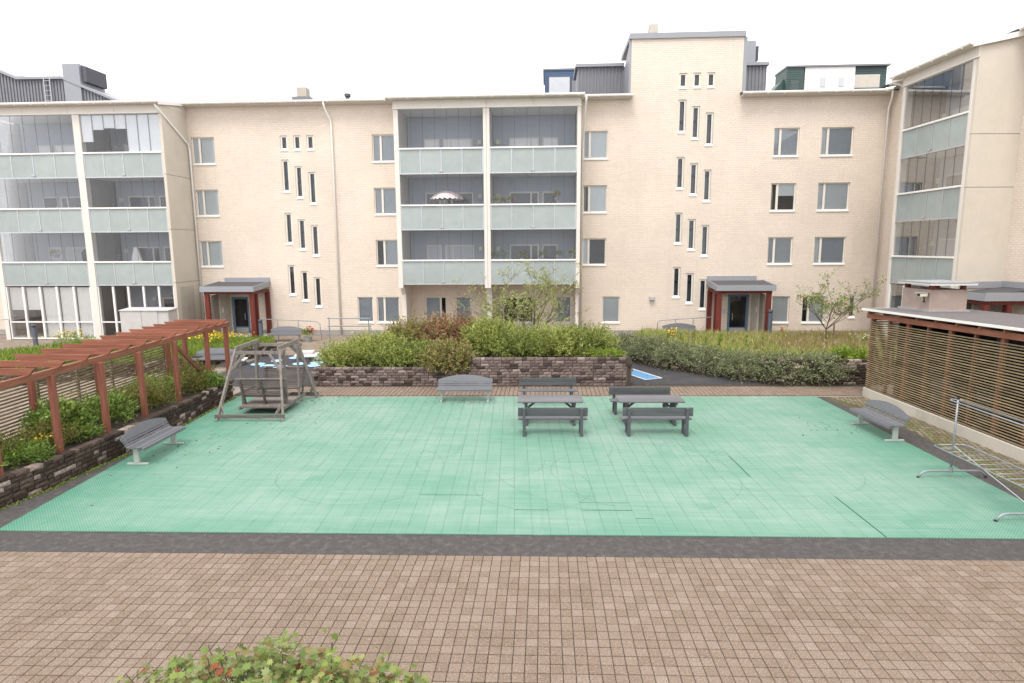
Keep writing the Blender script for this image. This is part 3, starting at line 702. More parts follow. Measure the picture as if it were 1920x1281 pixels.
obj('chimney', MB().box(6.0, 6.5, 2.2, 2.8, 16.78, 18.0), M['concrete2'], bld)
obj('roof_vent', MB().lathe([(0.14, 13.6), (0.14, 14.25), (0.2, 14.25), (0.2, 14.4), (0.0, 14.45)], -12.0, 2.0, 10), M['louvre'], bld)

# ---- balcony stacks
def bay(root, cells, x0, x1, B, cols, levels=(3.25, 6.25, 9.25), ground=False, fin_z=0.0, blinds_top=None, mirror=(False, True)):
    """glazed balcony stack in front of y = 0, front plane at y = -B"""
    # columns on the front and side walls
    for (a, b, zb) in cols:
        m = MB().box(a, b, -B - 0.06, -B + 0.30, zb, 12.62)
        obj('column', m, M['offwhite'], root, bevel=0.01)
    # roof and fascia panels
    m = MB().prism([(-B - 0.5, 13.02), (-B - 0.5, 13.10), (0.3, 13.66), (0.3, 13.56)], x0 - 0.3, x1 + 0.12, 0)
    obj('bay_roof', m, M['greymetal2'], root)
    for xv in (x0 - 0.32, x1 + 0.10): obj('verge_board', MB().prism([(-B - 0.45, 12.92), (-B - 0.45, 13.12), (0.0, 13.62), (0.0, 13.40)], xv, xv + 0.04, 0), M['white'], root)
    obj('gable_fill', MB().prism([(-B, 12.99), (-B, 13.06), (0.0, 13.55), (0.0, 12.99)], x1 - 0.12, x1 - 0.002, 0).prism([(-B, 12.99), (-B, 13.06), (0.0, 13.55), (0.0, 12.99)], x0 + 0.002, x0 + 0.12, 0), M['offwhite'], root)
    npn = max(2, round((x1 - x0) / 2.55)); w = (x1 - x0) / npn
    for k in range(npn):
        obj('fascia_panel', MB().box(x0 + k * w + 0.006, x0 + (k + 1) * w - 0.006, -B - 0.09, -B + 0.25, 12.60, 12.99), M['offwhite'], root)
    obj('fascia_flashing', MB().box(x0 - 0.02, x1 + 0.02, -B - 0.13, -B - 0.09, 12.56, 12.60), M['white'], root)
    obj('bay_soffit', MB().box(x0 - 0.28, x1 + 0.1, -B - 0.48, -B + 0.0, 12.995, 13.018), M['offwhite'], root)
    g = MB().tube([(x0 - 0.3, -B - 0.52, 13.06), (x1 + 0.15, -B - 0.52, 13.06)], 0.075, 8); x = x0
    while x < x1: g.box(x, x + 0.03, -B - 0.61, -B - 0.45, 12.96, 13.08); x += 0.9
    obj('gutter', g, M['offwhite'], root)
    for ci, (a, b) in enumerate(cells):
        for li, zs in enumerate(levels):
            slab = obj('balcony', MB().box(a, b, -B + 0.05, 0.0, zs - 0.07, zs + 0.06), M['white'], root)
            obj('curb', MB().box(a, b, -B + 0.012, -B + 0.049, zs - 0.06, zs + 0.16), M['white'], slab)
            zt = (zs + 2.92) if li < len(levels) - 1 else 12.55
            # back wall: lapped siding
            sd_ = MB(); k = 0; z = zs
            while z < zt - 0.01:
                z2 = min(z + 0.135, zt); sd_.quad((a, -0.035, z), (b, -0.035, z), (b, -0.01, z2), (a, -0.01, z2)); sd_.quad((a, -0.01, z2), (b, -0.01, z2), (b, -0.035, z2), (a, -0.035, z2)); z = z2
            obj('siding', sd_, M['siding'], slab)
            mir = mirror[ci % 2]
            def X(u0, u1):
                return (a + u0, a + u1) if not mir else (b - u1, b - u0)
            fr = MB()
            for (p, q, zb) in ((0.95, 1.85, zs + 0.05), (2.05, 3.75, zs + 0.75)):
                p, q = X(p, q); zt2 = zs + 2.1
                fr.box(p, q, -0.085, -0.036, zt2 - 0.08, zt2); fr.box(p, q, -0.085, -0.036, zb, zb + 0.08)
                fr.box(p, p + 0.08, -0.085, -0.036, zb + 0.08, zt2 - 0.08); fr.box(q - 0.08, q, -0.085, -0.036, zb + 0.08, zt2 - 0.08)
            p, q = X(2.45, 2.55); fr.box(p, q, -0.084, -0.037, zs + 0.83, zs + 2.02)
            obj('balcony_window_frame', fr, M['frame'], slab)
            dark = (li + ci) % 3
            for (p, q, zb) in ((1.03, 1.77, zs + 0.13), (2.13, 2.45, zs + 0.83), (2.55, 3.67, zs + 0.83)):
                p, q = X(p, q)
                obj('balcony_pane', MB().box(p, q, -0.06, -0.037, zb, zs + 2.02), M['blind_light'] if (zs > 9 and dark != 1) else (M['blind_grey'] if dark == 0 else M['glassdk']), slab)
            p, q = X(4.3, 4.52) if (b - a) > 4.6 else X(4.05, 4.27)
            obj('wall_lamp', MB().box(p, q, -0.16, -0.036, zs + 1.75, zs + 2.0), M['cream'], slab, bevel=0.02)
            p0_, p1_ = X(4.0, 4.75)
            obj('drying_arm', MB().tube([(p0_, -0.2, zs + 1.62), (p1_, -0.9, zs + 1.62)], 0.012, 5).tube([((p0_ + p1_) / 2, -0.5, zs + 1.6), (p1_ if not mir else p0_, -0.1, zs + 1.2)], 0.015, 5), M['alu'], slab)
            # railing of frosted panels
            n = 4; w = (b - a) / n; zb, zr = zs - 0.07, zs + 1.20
            for k in range(n):
                obj('glass_panel', MB().box(a + k * w + 0.03, a + (k + 1) * w - 0.03, -B - 0.02, -B - 0.008, zb + 0.03, zr), M['frost'], slab)
            po = MB()
            for k in range(n + 1):
                xx = min(max(a + k * w, a + 0.025), b - 0.025); po.box(xx - 0.024, xx + 0.024, -B - 0.035, -B + 0.03, zb, zr)
            po.box(a, b, -B - 0.04, -B + 0.0, zb - 0.03, zb + 0.028); po.box(a + 2 * w - 0.12, a + 2 * w + 0.06, -B - 0.09, -B - 0.036, zb + 0.10, zb + 0.15)
            obj('railing_frame', po, M['alu'], slab)
            obj('handrail', MB().box(a - 0.01, b + 0.01, -B - 0.09, -B + 0.06, zr, zr + 0.085), M['white'], slab, bevel=0.01)
            # frameless glazing above
            zg0, zg1 = zr + 0.09, (zs + 2.90 if li < len(levels) - 1 else 12.54)
            n = 7; w = (b - a) / n
            for k in range(n):
                if blinds_top and li == len(levels) - 1 and ci == blinds_top[0] and k in blinds_top[1]:
                    lo = blinds_top[1][k]
                    bl = MB().box(a + k * w + 0.012, a + (k + 1) * w - 0.012, -B + 0.055, -B + 0.07, zg0 + (zg1 - zg0) * lo, zg1 - 0.03)
                    bl.box(a + k * w + 0.012, a + (k + 1) * w - 0.012, -B + 0.05, -B + 0.08, zg0 + (zg1 - zg0) * lo - 0.04, zg0 + (zg1 - zg0) * lo)
                    obj('roller_blind', bl, M['blind_light'], slab)
                obj('glazing_pane', MB().box(a + k * w + 0.008, a + (k + 1) * w - 0.008, -B + 0.005, -B + 0.013, zg0, zg1), M['glazing'], slab)
            ej = MB()
            for k in range(1, n): ej.box(a + k * w - 0.007, a + k * w + 0.007, -B + 0.002, -B + 0.016, zg0, zg1)
            obj('pane_edges', ej, M['louvre'], slab)['kind'] = 'stuff'
            tr = MB().box(a, b, -B - 0.02, -B + 0.05, zg1, zg1 + 0.04)
            obj('top_rail', tr, M['alu'] if li < 2 else M['white'], slab)
        # ceiling over the top balcony
        obj('ceiling', MB().box(a, b, -B + 0.06, 0, 12.56, 12.9), M['white'], root)

# centre stack
cells_c = [(-7.97, -3.40), (-3.03, 1.63)]
bay(bld, cells_c, CB[0], CB[1] - 0.05, 2.2, [(-8.24, -7.98, 2.95), (-3.39, -3.22, 2.95), (-3.21, -3.04, 2.95), (1.64, 1.84, 2.95)])
for a, b in ((-8.23, -8.0), (-3.37, -3.06), (1.66, 1.83)):
    m = MB().prism([(-1.9, 3.0), (-1.9, 12.6), (0, 12.6), (0, 0), (-1.55, 0), (-1.55, 2.55)], a, b, 0)
    obj('side_wall', m, M['offwhite'], bld)
# left stack, glazed down to the ground
cells_l = [(-31.2, -26.12), (-25.68, -21.17)]
bay(bld, cells_l, LB[0], LB[1], 2.37, [(-31.52, -31.22, 0), (-26.10, -25.70, 0)], blinds_top=(1, {0: .3, 1: .62, 2: .66, 3: .64, 4: 0.02, 5: 0.02, 6: 0.02}))
for k, (z0, z1) in enumerate(((0, 3.3), (3.32, 6.3), (6.32, 9.3), (9.32, 13.0))):
    obj('side_wall', MB().box(-21.16, -21.0, -2.43, 0.0, z0, z1), M['concrete'], bld)
obj('side_wall_patch', MB().box(-20.999, -20.985, -2.1, -0.7, 0.3, 3.05), M['concrete2'], bld)
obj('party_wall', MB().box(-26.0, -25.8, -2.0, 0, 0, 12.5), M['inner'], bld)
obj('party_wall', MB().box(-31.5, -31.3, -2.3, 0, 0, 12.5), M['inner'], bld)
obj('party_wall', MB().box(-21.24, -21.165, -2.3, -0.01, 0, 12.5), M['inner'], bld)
# glazed ground-floor rooms of the left stack
for ci, (a, b) in enumerate(cells_l):
    fl = obj('terrace', MB().box(a, b, -2.3, 0.0, 0.02, 0.2), M['concrete2'], bld)
    sd_ = MB(); z = 0.2
    while z < 3.0:
        z2 = min(z + 0.135, 3.02); sd_.quad((a, -0.035, z), (b, -0.035, z), (b, -0.01, z2), (a, -0.01, z2)); z = z2
    obj('siding', sd_, M['siding'], fl)
    fm = MB(); n = 5; w = (b - a) / n
    for k in range(n + 1):
        xx = a + k * w; fm.box(max(xx - 0.055, a), min(xx + 0.055, b), -2.40, -2.28, 0.05, 3.1)
    for k in range(n):
        fm.box(a + k * w + 0.055, a + (k + 1) * w - 0.055, -2.38, -2.30, 1.02, 1.09); fm.box(a + k * w + 0.055, a + (k + 1) * w - 0.055, -2.38, -2.30, 0.05, 0.13)
    obj('glazing_frame', fm, M['white'], fl)
    for k in range(n): obj('glazing_pane', MB().box(a + k * w + 0.055, a + (k + 1) * w - 0.055, -2.345, -2.335, 0.13, 3.1), M['glazing'], fl)
    if ci == 0:
        for k in range(n):
            lo = 1.75 if k < 2 else 0.15
            bm = MB(); xa, xb = a + k * w + 0.09, a + (k + 1) * w - 0.05
            for q in range(6):
                p = xa + (xb - xa) * q / 6; p2 = xa + (xb - xa) * (q + 1) / 6; dy = 0.012 if q % 2 else 0.0
                bm.quad((p, -2.25 + dy, lo), (p2, -2.25 + 0.012 - dy, lo), (p2, -2.25 + 0.012 - dy, 3.05), (p, -2.25 + dy, 3.05))
            obj('cloth_blind', bm, M['fabric_white'], fl)
    else:
        fr = MB()
        for p, q in ((a + 2.3, a + 3.4), (a + 3.6, a + 4.3)):
            fr.box(p, q, -0.09, -0.036, 2.2, 2.3); fr.box(p, p + 0.09, -0.09, -0.036, 0.9, 2.2); fr.box(q - 0.09, q, -0.09, -0.036, 0.9, 2.2)
        obj('terrace_window_frame', fr, M['frame'], fl)
        for p, q in ((a + 2.39, a + 3.31), (a + 3.69, a + 4.21)): obj('terrace_pane', MB().box(p, q, -0.06, -0.037, 0.9, 2.2), M['glassdk'], fl)
        obj('wall_lamp', MB().box(a + 1.75, a + 1.97, -0.16, -0.036, 2.1, 2.32), M['cream'], fl)
# wall lamp and small fittings on the facade
wl = obj('wall_lamp', MB().prism([(-0.22, 2.1), (-0.22, 2.25), (-0.02, 2.32), (-0.02, 2.05)], 6.05, 6.33, 0), M['alu'], bld)

# ---- entrance porches
def porch(label, x0, x1, mirror, door):
    """canopy on posts in front of a door; built for the left entrance, mirrored for the right one"""
    t = thing('entrance_porch', label, 'porch', ((x0 + x1) / 2, D, 0), 0, 'entrance porches along the brick facade')
    w = (x1 - x0) / 2
    s = -1 if mirror else 1
    def bx(m, a, b, *r):
        a, b = sorted((a * s, b * s)); return m.box(a, b, *r)
    m = MB().prism([(-2.2, 3.0), (-2.2, 3.04), (0, 3.22), (0, 3.1)], -w + 0.05, w - 0.05, 0); obj('roof', m, M['felt'], t)
    m = MB().box(-w, w, -2.26, -2.2, 2.77, 3.08)
    m.prism([(-2.2, 2.77), (-2.2, 3.08), (-0.02, 3.27), (-0.02, 2.95)], -w, -w + 0.05, 0); m.prism([(-2.2, 2.77), (-2.2, 3.08), (-0.02, 3.27), (-0.02, 2.95)], w - 0.05, w, 0)
    obj('fascia', m, M['greymetal2'], t)
    m = bx(MB(), -w + 0.35, w - 0.02, -0.07, -0.015, 3.18, 3.48); obj('wall_flashing', m, M['greymetal2'], t)
    m = MB(); bx(m, -w + 0.15, w - 0.1, -2.1, -1.98, 2.62, 2.77); bx(m, w - 0.22, w - 0.1, -1.98, -0.02, 2.62, 2.76); bx(m, -w + 0.15, -w + 0.27, -1.98, -0.02, 2.62, 2.76)
    obj('beam', m, M['porchred'], t)
    for (xa, ya) in ((-w + 0.3, -2.04), (w - 0.22, -2.04), (w - 0.06 - 0.02, -1.7), (w - 0.18, -0.15), (-w + 0.3, -0.15)):
        wd = 0.13
        obj('post', bx(MB(), xa - wd, xa + (0.04 if ya == -1.7 else wd), ya - 0.07, ya + 0.07, 0.1, 2.62), M['porchred'], t, bevel=0.008)
    m = MB()
    z = 0.3
    for k in range(26): bx(m, -w + 0.36, -w + 0.40, -1.96, -0.25, 0.25 + k * 0.09, 0.29 + k * 0.09)
    scr = obj('slat_screen', m, M['porchred'], t)
    pn = obj('side_panel', bx(MB(), -w + 0.42, -w + 0.50, -1.85, -0.02, 0.1, 2.55), M['inner'], t)
    pn2 = obj('side_panel', bx(MB(), -w + 0.501, -w + 0.57, -1.2, -0.02, 0.1, 2.55), M['concrete2'], t)
    obj('notice', bx(MB(), -w + 0.571, -w + 0.576, -1.0, -0.85, 1.45, 1.75), M['whitewall'], pn2)
    obj('step', MB().box(-w + 0.05, w + 0.1, -2.35, 0, 0.003, 0.1), M['concrete2'], t)
    # door
    a, b, z0, z1 = door; a -= (x0 + x1) / 2; b -= (x0 + x1) / 2
    dm = MB().box(a, b, 0.06, 0.13, z1 - 0.14, z1).box(a, a + 0.15, 0.06, 0.13, z0, z1 - 0.14).box(b - 0.15, b, 0.06, 0.13, z0, z1 - 0.14).box(a + 0.15, b - 0.15, 0.07, 0.12, z0, z0 + 0.42)
    d = obj('door', dm, M['doorblue'], t)
    obj('door_pane', MB().box(a + 0.15, b - 0.15, 0.09, 0.10, z0 + 0.42, z1 - 0.14), M['pane'], d)
    obj('kick_plate', MB().box(a + 0.17, b - 0.17, 0.062, 0.069, z0 + 0.05, z0 + 0.36), M['alu'], d)
    hx = b - 0.3 if not mirror else a + 0.3
    obj('handle', MB().tube([(hx, 0.06, z0 + 0.85), (hx, 0.0, z0 + 0.9), (hx, 0.0, z0 + 1.2), (hx, 0.06, z0 + 1.25)], 0.018, 6), M['alu'], d)
    obj('intercom', MB().box((b + 0.1) if not mirror else a - 0.35, (b + 0.35) if not mirror else a - 0.1, -0.03, 0.0, 1.3, 1.6), M['alu'], t)
    obj('porch_lamp', MB().box((b + 0.06) if not mirror else a - 0.26, (b + 0.26) if not mirror else a - 0.06, -0.18, 0.0, 2.05, 2.3), M['cream'], t)
    return t
porch('left entrance porch with red posts and blue door beside the balcony stack', -19.75, -16.6, False, doors[0])
porch('right entrance porch with red posts and blue door behind the flowering bed', 9.30, 12.48, True, doors[1])

# ------------------------------------------------------------------ right-hand wing (turned towards us)
WR = math.atan2(-1.0, 0.067)
wing = thing('apartment_wing', 'cream brick wing with glazed balconies on the right side of the courtyard', 'building', (18.93, D, 0.15), WR)
ww = [(1.3, 2.5, 10.15 - 3 * r, 11.67 - 3 * r, .3, ('grey', 'light')) for r in range(3)] + [(1.5, 2.3, .9, 2.4, None, ('grey',))]
wd_ = (11.4, 12.5, 0.06, 2.3)
mb = MB(); wall_holes(mb, 0, 32, -0.3, 13.55, [w[:4] for w in ww] + [wd_, (4.15, 8.85, 0.1, 12.9, 1)])
obj('wall', mb, M['brick'], wing)
rooms = MB().quad((0.2, 0.75, 0), (32, 0.75, 0), (32, 0.75, 13.3), (0.2, 0.75, 13.3)); obj('room_shell', rooms, M['dark'], wing)
for w in ww: window(wing, *w[:4], split=w[4], blinds=w[5])
bay(wing, [(4.33, 8.62)], 4.1, 8.95, 1.95, [(4.1, 4.32, 0), (8.63, 8.80, 0)], mirror=(True, True))
for k, (z0, z1) in enumerate(((-0.3, 2.6), (2.62, 7.4), (7.42, 9.55), (9.57, 13.0))):
    obj('end_wall', MB().box(8.80, 8.95, -2.0, 0.0, z0, z1), M['concrete'], wing)
obj('gable_fill', MB().prism([(-2.0, 13.0), (0.0, 13.0), (0.0, 13.5), (-2.0, 13.12)], 8.80, 8.949, 0), M['concrete'], wing)
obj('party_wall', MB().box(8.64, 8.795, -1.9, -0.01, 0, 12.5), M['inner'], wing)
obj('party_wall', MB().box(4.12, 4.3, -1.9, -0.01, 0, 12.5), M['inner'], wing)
rf = MB().prism([(-0.55, 13.56), (-0.55, 13.64), (9, 15.4), (9, 15.3)], -0.3, 32, 0); obj('roof', rf, M['felt'], wing)
obj('soffit', MB().prism([(-0.5, 13.5), (-0.5, 13.555), (0.0, 13.552), (0.0, 13.47)], 0.55, 32, 0), M['offwhite'], wing)
for a, b in ((0.6, 3.8), (9.1, 32)):
    obj('gutter', MB().tube([(a, -0.57, 13.58), (b, -0.57, 13.58)], 0.075, 8), M['offwhite'], wing)
downpipe(wing, [(3.95, -2.5, 13.0), (3.92, -2.4, 12.8), (3.95, -1.6, 12.6), (4.0, -1.0, 12.3), (4.0, -0.12, 11.8), (4.0, -0.12, 0.1)], 0.05)
fm = MB()
for k in range(5):
    xx = 4.33 + (8.62 - 4.33) * k / 4; fm.box(xx - 0.05, xx + 0.05, -1.98, -1.88, 0.0, 3.1)
fl = obj('glazing_frame', fm, M['white'], wing)
for k in range(4):
    a = 4.38 + (8.62 - 4.33) * k / 4; obj('glazing_pane', MB().box(a, a + 0.97, -1.935, -1.925, 0.1, 3.1), M['glazing'], fl)
obj('terrace_back_wall', MB().box(4.3, 8.64, -0.2, -0.05, 0, 3.0), M['inner'], wing)
# tucked-in porch of the wing
wp = thing('entrance_porch', 'corner entrance porch of the right wing seen over the shed roof', 'porch', wing.location, WR, 'entrance porches along the brick facade')
wp.location.z = 0.15
x0, x1, yf = 8.97, 10.62, -1.95
obj('roof', MB().prism([(yf, 2.98), (yf, 3.02), (-0.02, 3.25), (-0.02, 3.1)], x0, x1 - 0.05, 0), M['felt'], wp)
obj('fascia', MB().box(x0, x1, yf - 0.06, yf, 2.78, 3.08).box(x1 - 0.05, x1, yf, -0.02, 2.78, 3.12), M['greymetal2'], wp)
obj('wall_flashing', MB().box(x0 - 0.01, x1, -0.07, -0.02, 3.25, 3.5).box(x0 - 0.015, x0 + 0.04, -1.9, -0.072, 3.2, 3.48), M['greymetal2'], wp)
obj('beam', MB().box(x0, x1 - 0.1, yf + 0.05, yf + 0.17, 2.62, 2.77).box(x1 - 0.22, x1 - 0.1, yf + 0.18, -0.02, 2.62, 2.77), M['porchred'], wp)
for xa, ya in ((x1 - 0.2, yf + 0.12), (x1 - 0.2, -0.9), (x0 + 0.15, yf + 0.12)):
    obj('post', MB().box(xa - 0.12, xa + 0.12, ya - 0.1, ya + 0.1, 0, 2.62), M['porchred'], wp)
obj('side_panel', MB().box(x0 + 0.5, x0 + 0.6, yf + 0.3, -0.02, 0, 2.55), M['inner'], wp)
obj('door', MB().box(wd_[0], wd_[1], 0.06, 0.12, 0, 2.3), M['doorblue'], wp)

# ------------------------------------------------------------------ houses that look over the roof
t = thing('rooftop_house', 'blue boarded top storey showing above the balcony stack roof', 'building', (0, 48, 0))
m = MB().box(-0.1, 2.4, 0, 4, 0, 17.9)
z = 14.0
bs = MB()
while z < 18.0: bs.box(-0.14, 2.44, -0.05, -0.001, z, z + 0.13); z += 0.15
h_ = obj('wall', m, M['blue'], t); obj('cladding', bs, M['blue'], t); obj('roof', MB().box(-0.25, 2.55, -0.12, 4.1, 18.0, 18.12), M['greymetal'], t)
w_ = obj('window', MB().box(0.1, 1.8, -0.12, -0.051, 16.3, 17.6), M['louvre'], t); obj('pane', MB().box(0.2, 1.7, -0.13, -0.121, 16.35, 17.5), M['blind_grey'], w_)
obj('side_panel', MB().box(1.85, 2.6, -0.09, -0.051, 16.3, 17.3), M['greymetal'], t)
t = thing('rooftop_house', 'white and dark green top storey beyond the right end of the roof', 'building', (0, 48, 0))
obj('wall', MB().box(18.6, 22.1, 0, 6, 0, 17.85), M['whitewall'], t)
bs = MB(); z = 14.5
while z < 17.8: bs.box(22.101, 24.4, 0.2, 5.9, z, z + 0.14); bs.box(17.3, 18.5, 0.0, 2.3, z, z + 0.14); z += 0.16
bs.box(22.101, 24.3, 0.24, 5.8, 0, 17.8); bs.box(17.4, 18.4, 0.1, 2.2, 0, 17.7)
obj('cladding', bs, M['green'], t)
obj('roof', MB().box(17.25, 24.5, -0.1, 2.4, 17.86, 17.98), M['greymetal'], t)
w_ = obj('window', MB().box(22.15, 23.9, 0.1, 0.19, 16.4, 17.3), M['alu'], t); obj('pane', MB().box(22.2, 23.85, 0.085, 0.099, 16.45, 17.25), M['curtain'], w_)
for xx in (19.7, 21.0): obj('window', MB().box(xx, xx + 0.35, -0.04, 0.02, 16.5, 17.1), M['blind_grey'], t)
obj('window', MB().box(17.6, 18.15, -0.08, -0.001, 15.8, 17.0), M['pane'], t)
obj('sloping_roof', MB().prism([(16.5, 15.9), (16.5, 16.3), (17.3, 17.2), (17.3, 15.9)], 0.5, 2.5, 1), M['green'], t)

# ------------------------------------------------------------------ block retaining walls and beds
def rough_block(l, h, d):
    """split-faced block: front (local -y) uneven; x along, z up"""
    m = MB(); nx, nz = 4, 3
    g = [[(-l / 2 + l * i / (nx - 1), -d / 2 - (random.uniform(0.004, 0.016) if 0 < i < nx - 1 and 0 < k < nz - 1 else 0.0) + (0.006 if i in (0, nx - 1) or k in (0, nz - 1) else 0), h * k / (nz - 1)) for k in range(nz)] for i in range(nx)]
    ix = {}
    for i in range(nx):
        for k in range(nz): ix[i, k] = len(m.v); m.v.append(g[i][k])
    for i in range(nx - 1):
        for k in range(nz - 1): m.f.append((ix[i, k], ix[i + 1, k], ix[i + 1, k + 1], ix[i, k + 1]))
    b = len(m.v); m.v += [(-l / 2, d / 2, 0), (l / 2, d / 2, 0), (l / 2, d / 2, h), (-l / 2, d / 2, h)]
    m.f += [(b, b + 1, b + 2, b + 3), (ix[0, 2], ix[1, 2], ix[2, 2], ix[3, 2], b + 2, b + 3), (ix[0, 0], ix[0, 1], ix[0, 2], b + 3, b), (ix[3, 0], ix[3, 1], ix[3, 2], b + 2, b + 1)]
    return m
BL = {}
def blockmeshes(mat, h):
    k = (mat.name, h)
    if k not in BL: BL[k] = ([rough_block(0.292, h, 0.20).mesh('block', mat) for _ in range(3)], [rough_block(0.142, h, 0.20).mesh('block', mat) for _ in range(2)])
    return BL[k]
def block_wall(root, pts, courses, mat, h=0.092, maxn=300, back_end=None):
    """courses of rock-faced blocks along a polyline, front on the right-hand side of travel being local -y"""
    n = 0
    cores = MB()
    for (p, q) in zip(pts, pts[1:]):
        p = Vector(p); q = Vector(q); d = (q - p); Ln = d.length; d.normalize(); a = math.atan2(d.y, d.x)
        nrm_ = Vector((-d.y, d.x))
        for c in range(courses):
            x = -random.choice((0, 0.07, 0.15)) if c % 2 else 0.0; z = c * (h + 0.011)
            seq = c
            while x < Ln - 0.05:
                long_ = (seq % 3) != 2; seq += 1
                l = 0.30 if long_ else 0.15
                pass
                cx = x + l / 2
                if cx > 0.02 and cx < Ln - 0.02 and n < maxn:
                    ms = blockmeshes(mat, h)[0 if long_ else 1]
                    pos_ = p + d * cx + nrm_ * (0.10 + random.uniform(-0.006, 0.006))
                    link('block', random.choice(ms), root, (pos_.x - root.location.x, pos_.y - root.location.y, z + 0.004), a + random.uniform(-0.006, 0.006)); n += 1
                x += l + 0.012
        e = courses * (h + 0.011) - 0.02
        A, B_ = p + nrm_ * 0.03 - Vector((root.location.x, root.location.y)), q + nrm_ * 0.03 - Vector((root.location.x, root.location.y))
        A2, B2 = A + nrm_ * 0.15, B_ + nrm_ * 0.15
        b = len(cores.v)
        for zz in (0, e): cores.v += [(A.x, A.y, zz), (B_.x, B_.y, zz), (B2.x, B2.y, zz), (A2.x, A2.y, zz)]
        for f in ((0, 1, 5, 4), (1, 2, 6, 5), (2, 3, 7, 6), (3, 0, 4, 7), (4, 5, 6, 7)): cores.f.append(tuple(b + i for i in f))
    obj('wall_core', cores, M['soil'], root)
    return n
def bed(name, poly, z, amp=0.05):
    """a soil surface at height z with skirts down to the ground"""
    m = MB(); n = len(poly); m.v = [(a, b, z) for a, b in poly] + [(a, b, -0.05) for a, b in poly]
    m.f = [tuple(range(n))] + [(i, (i + 1) % n, n + (i + 1) % n, n + i) for i in range(n)]
    return struct(name, m, M['soil'])
w1 = thing('retaining_wall', 'dark mossy block wall along the left edge of the green court', 'wall', (-11, 15, 0))
block_wall(w1, [(-11.42, 9.3), (-10.90, 12.4), (-10.80, 14.8), (-10.92, 18.2), (-11.08, 20.9)], 6, M['block_dark'])
bed('planting_bed', [(-11.48, 9.6), (-11.05, 12.4), (-10.95, 14.8), (-11.07, 18.2), (-11.22, 20.8), (-13.6, 21.3), (-13.4, 9.6)], 0.50)
w2 = thing('retaining_wall', 'lower brown block wall of the central planter behind the swing and arched bench', 'wall', (-6, 22.7, 0))
block_wall(w2, [(-8.25, 24.3), (-8.83, 22.64), (-2.93, 22.80)], 7, M['block'], 0.09)
w3 = thing('retaining_wall', 'taller brown block wall of the central planter behind the picnic tables', 'wall', (0, 22.9, 0))
block_wall(w3, [(-2.92, 22.80), (3.22, 22.98)], 10, M['block'], 0.097, 270)
block_wall(w3, [(3.22, 22.985), (2.90, 24.0)], 10, M['block'], 0.097, 60)
bed('planting_bed', [(-8.7, 22.80), (-2.85, 22.95), (-2.85, 27.8), (-7.0, 28.2), (-8.6, 25.5)], 0.60)
bed('planting_bed', [(-2.84, 22.95), (3.1, 23.1), (2.7, 24.5), (2.2, 27.0), (-2.84, 27.8)], 0.93)
w4 = thing('retaining_wall', 'dark block wall under the grey-green hedge by the shed', 'wall', (8, 24, 0))
block_wall(w4, [(3.3, 29.4), (4.5, 26.9), (6.2, 25.3), (8.3, 23.75)], 4, M['block_dark'], 0.085, 140)
block_wall(w4, [(8.3, 23.72), (9.0, 23.36), (12.6, 23.48)], 9, M['block_dark'], 0.095, 150)
bed('planting_bed', [(3.5, 29.5), (4.7, 27.1), (6.4, 25.5), (8.4, 24.0), (9.1, 23.55), (14.5, 23.7), (17.5, 33.5), (4.0, 33.0)], 0.42)
w5 = thing('retaining_wall', 'dark block wall of the grassy bed behind the slatted fence', 'wall', (-16, 25, 0))
block_wall(w5, [(-24.5, 20.0), (-20.2, 22.3), (-17.1, 24.1), (-15.2, 26.2), (-14.1, 27.9), (-13.4, 29.8)], 5, M['block_dark'], 0.092, 300)
bed('planting_bed', [(-24.4, 20.2), (-20.2, 22.5), (-17.2, 24.3), (-15.3, 26.4), (-14.25, 28.0), (-13.55, 29.9), (-14.2, 31.6), (-22, 31.6), (-27, 25)], 0.43)

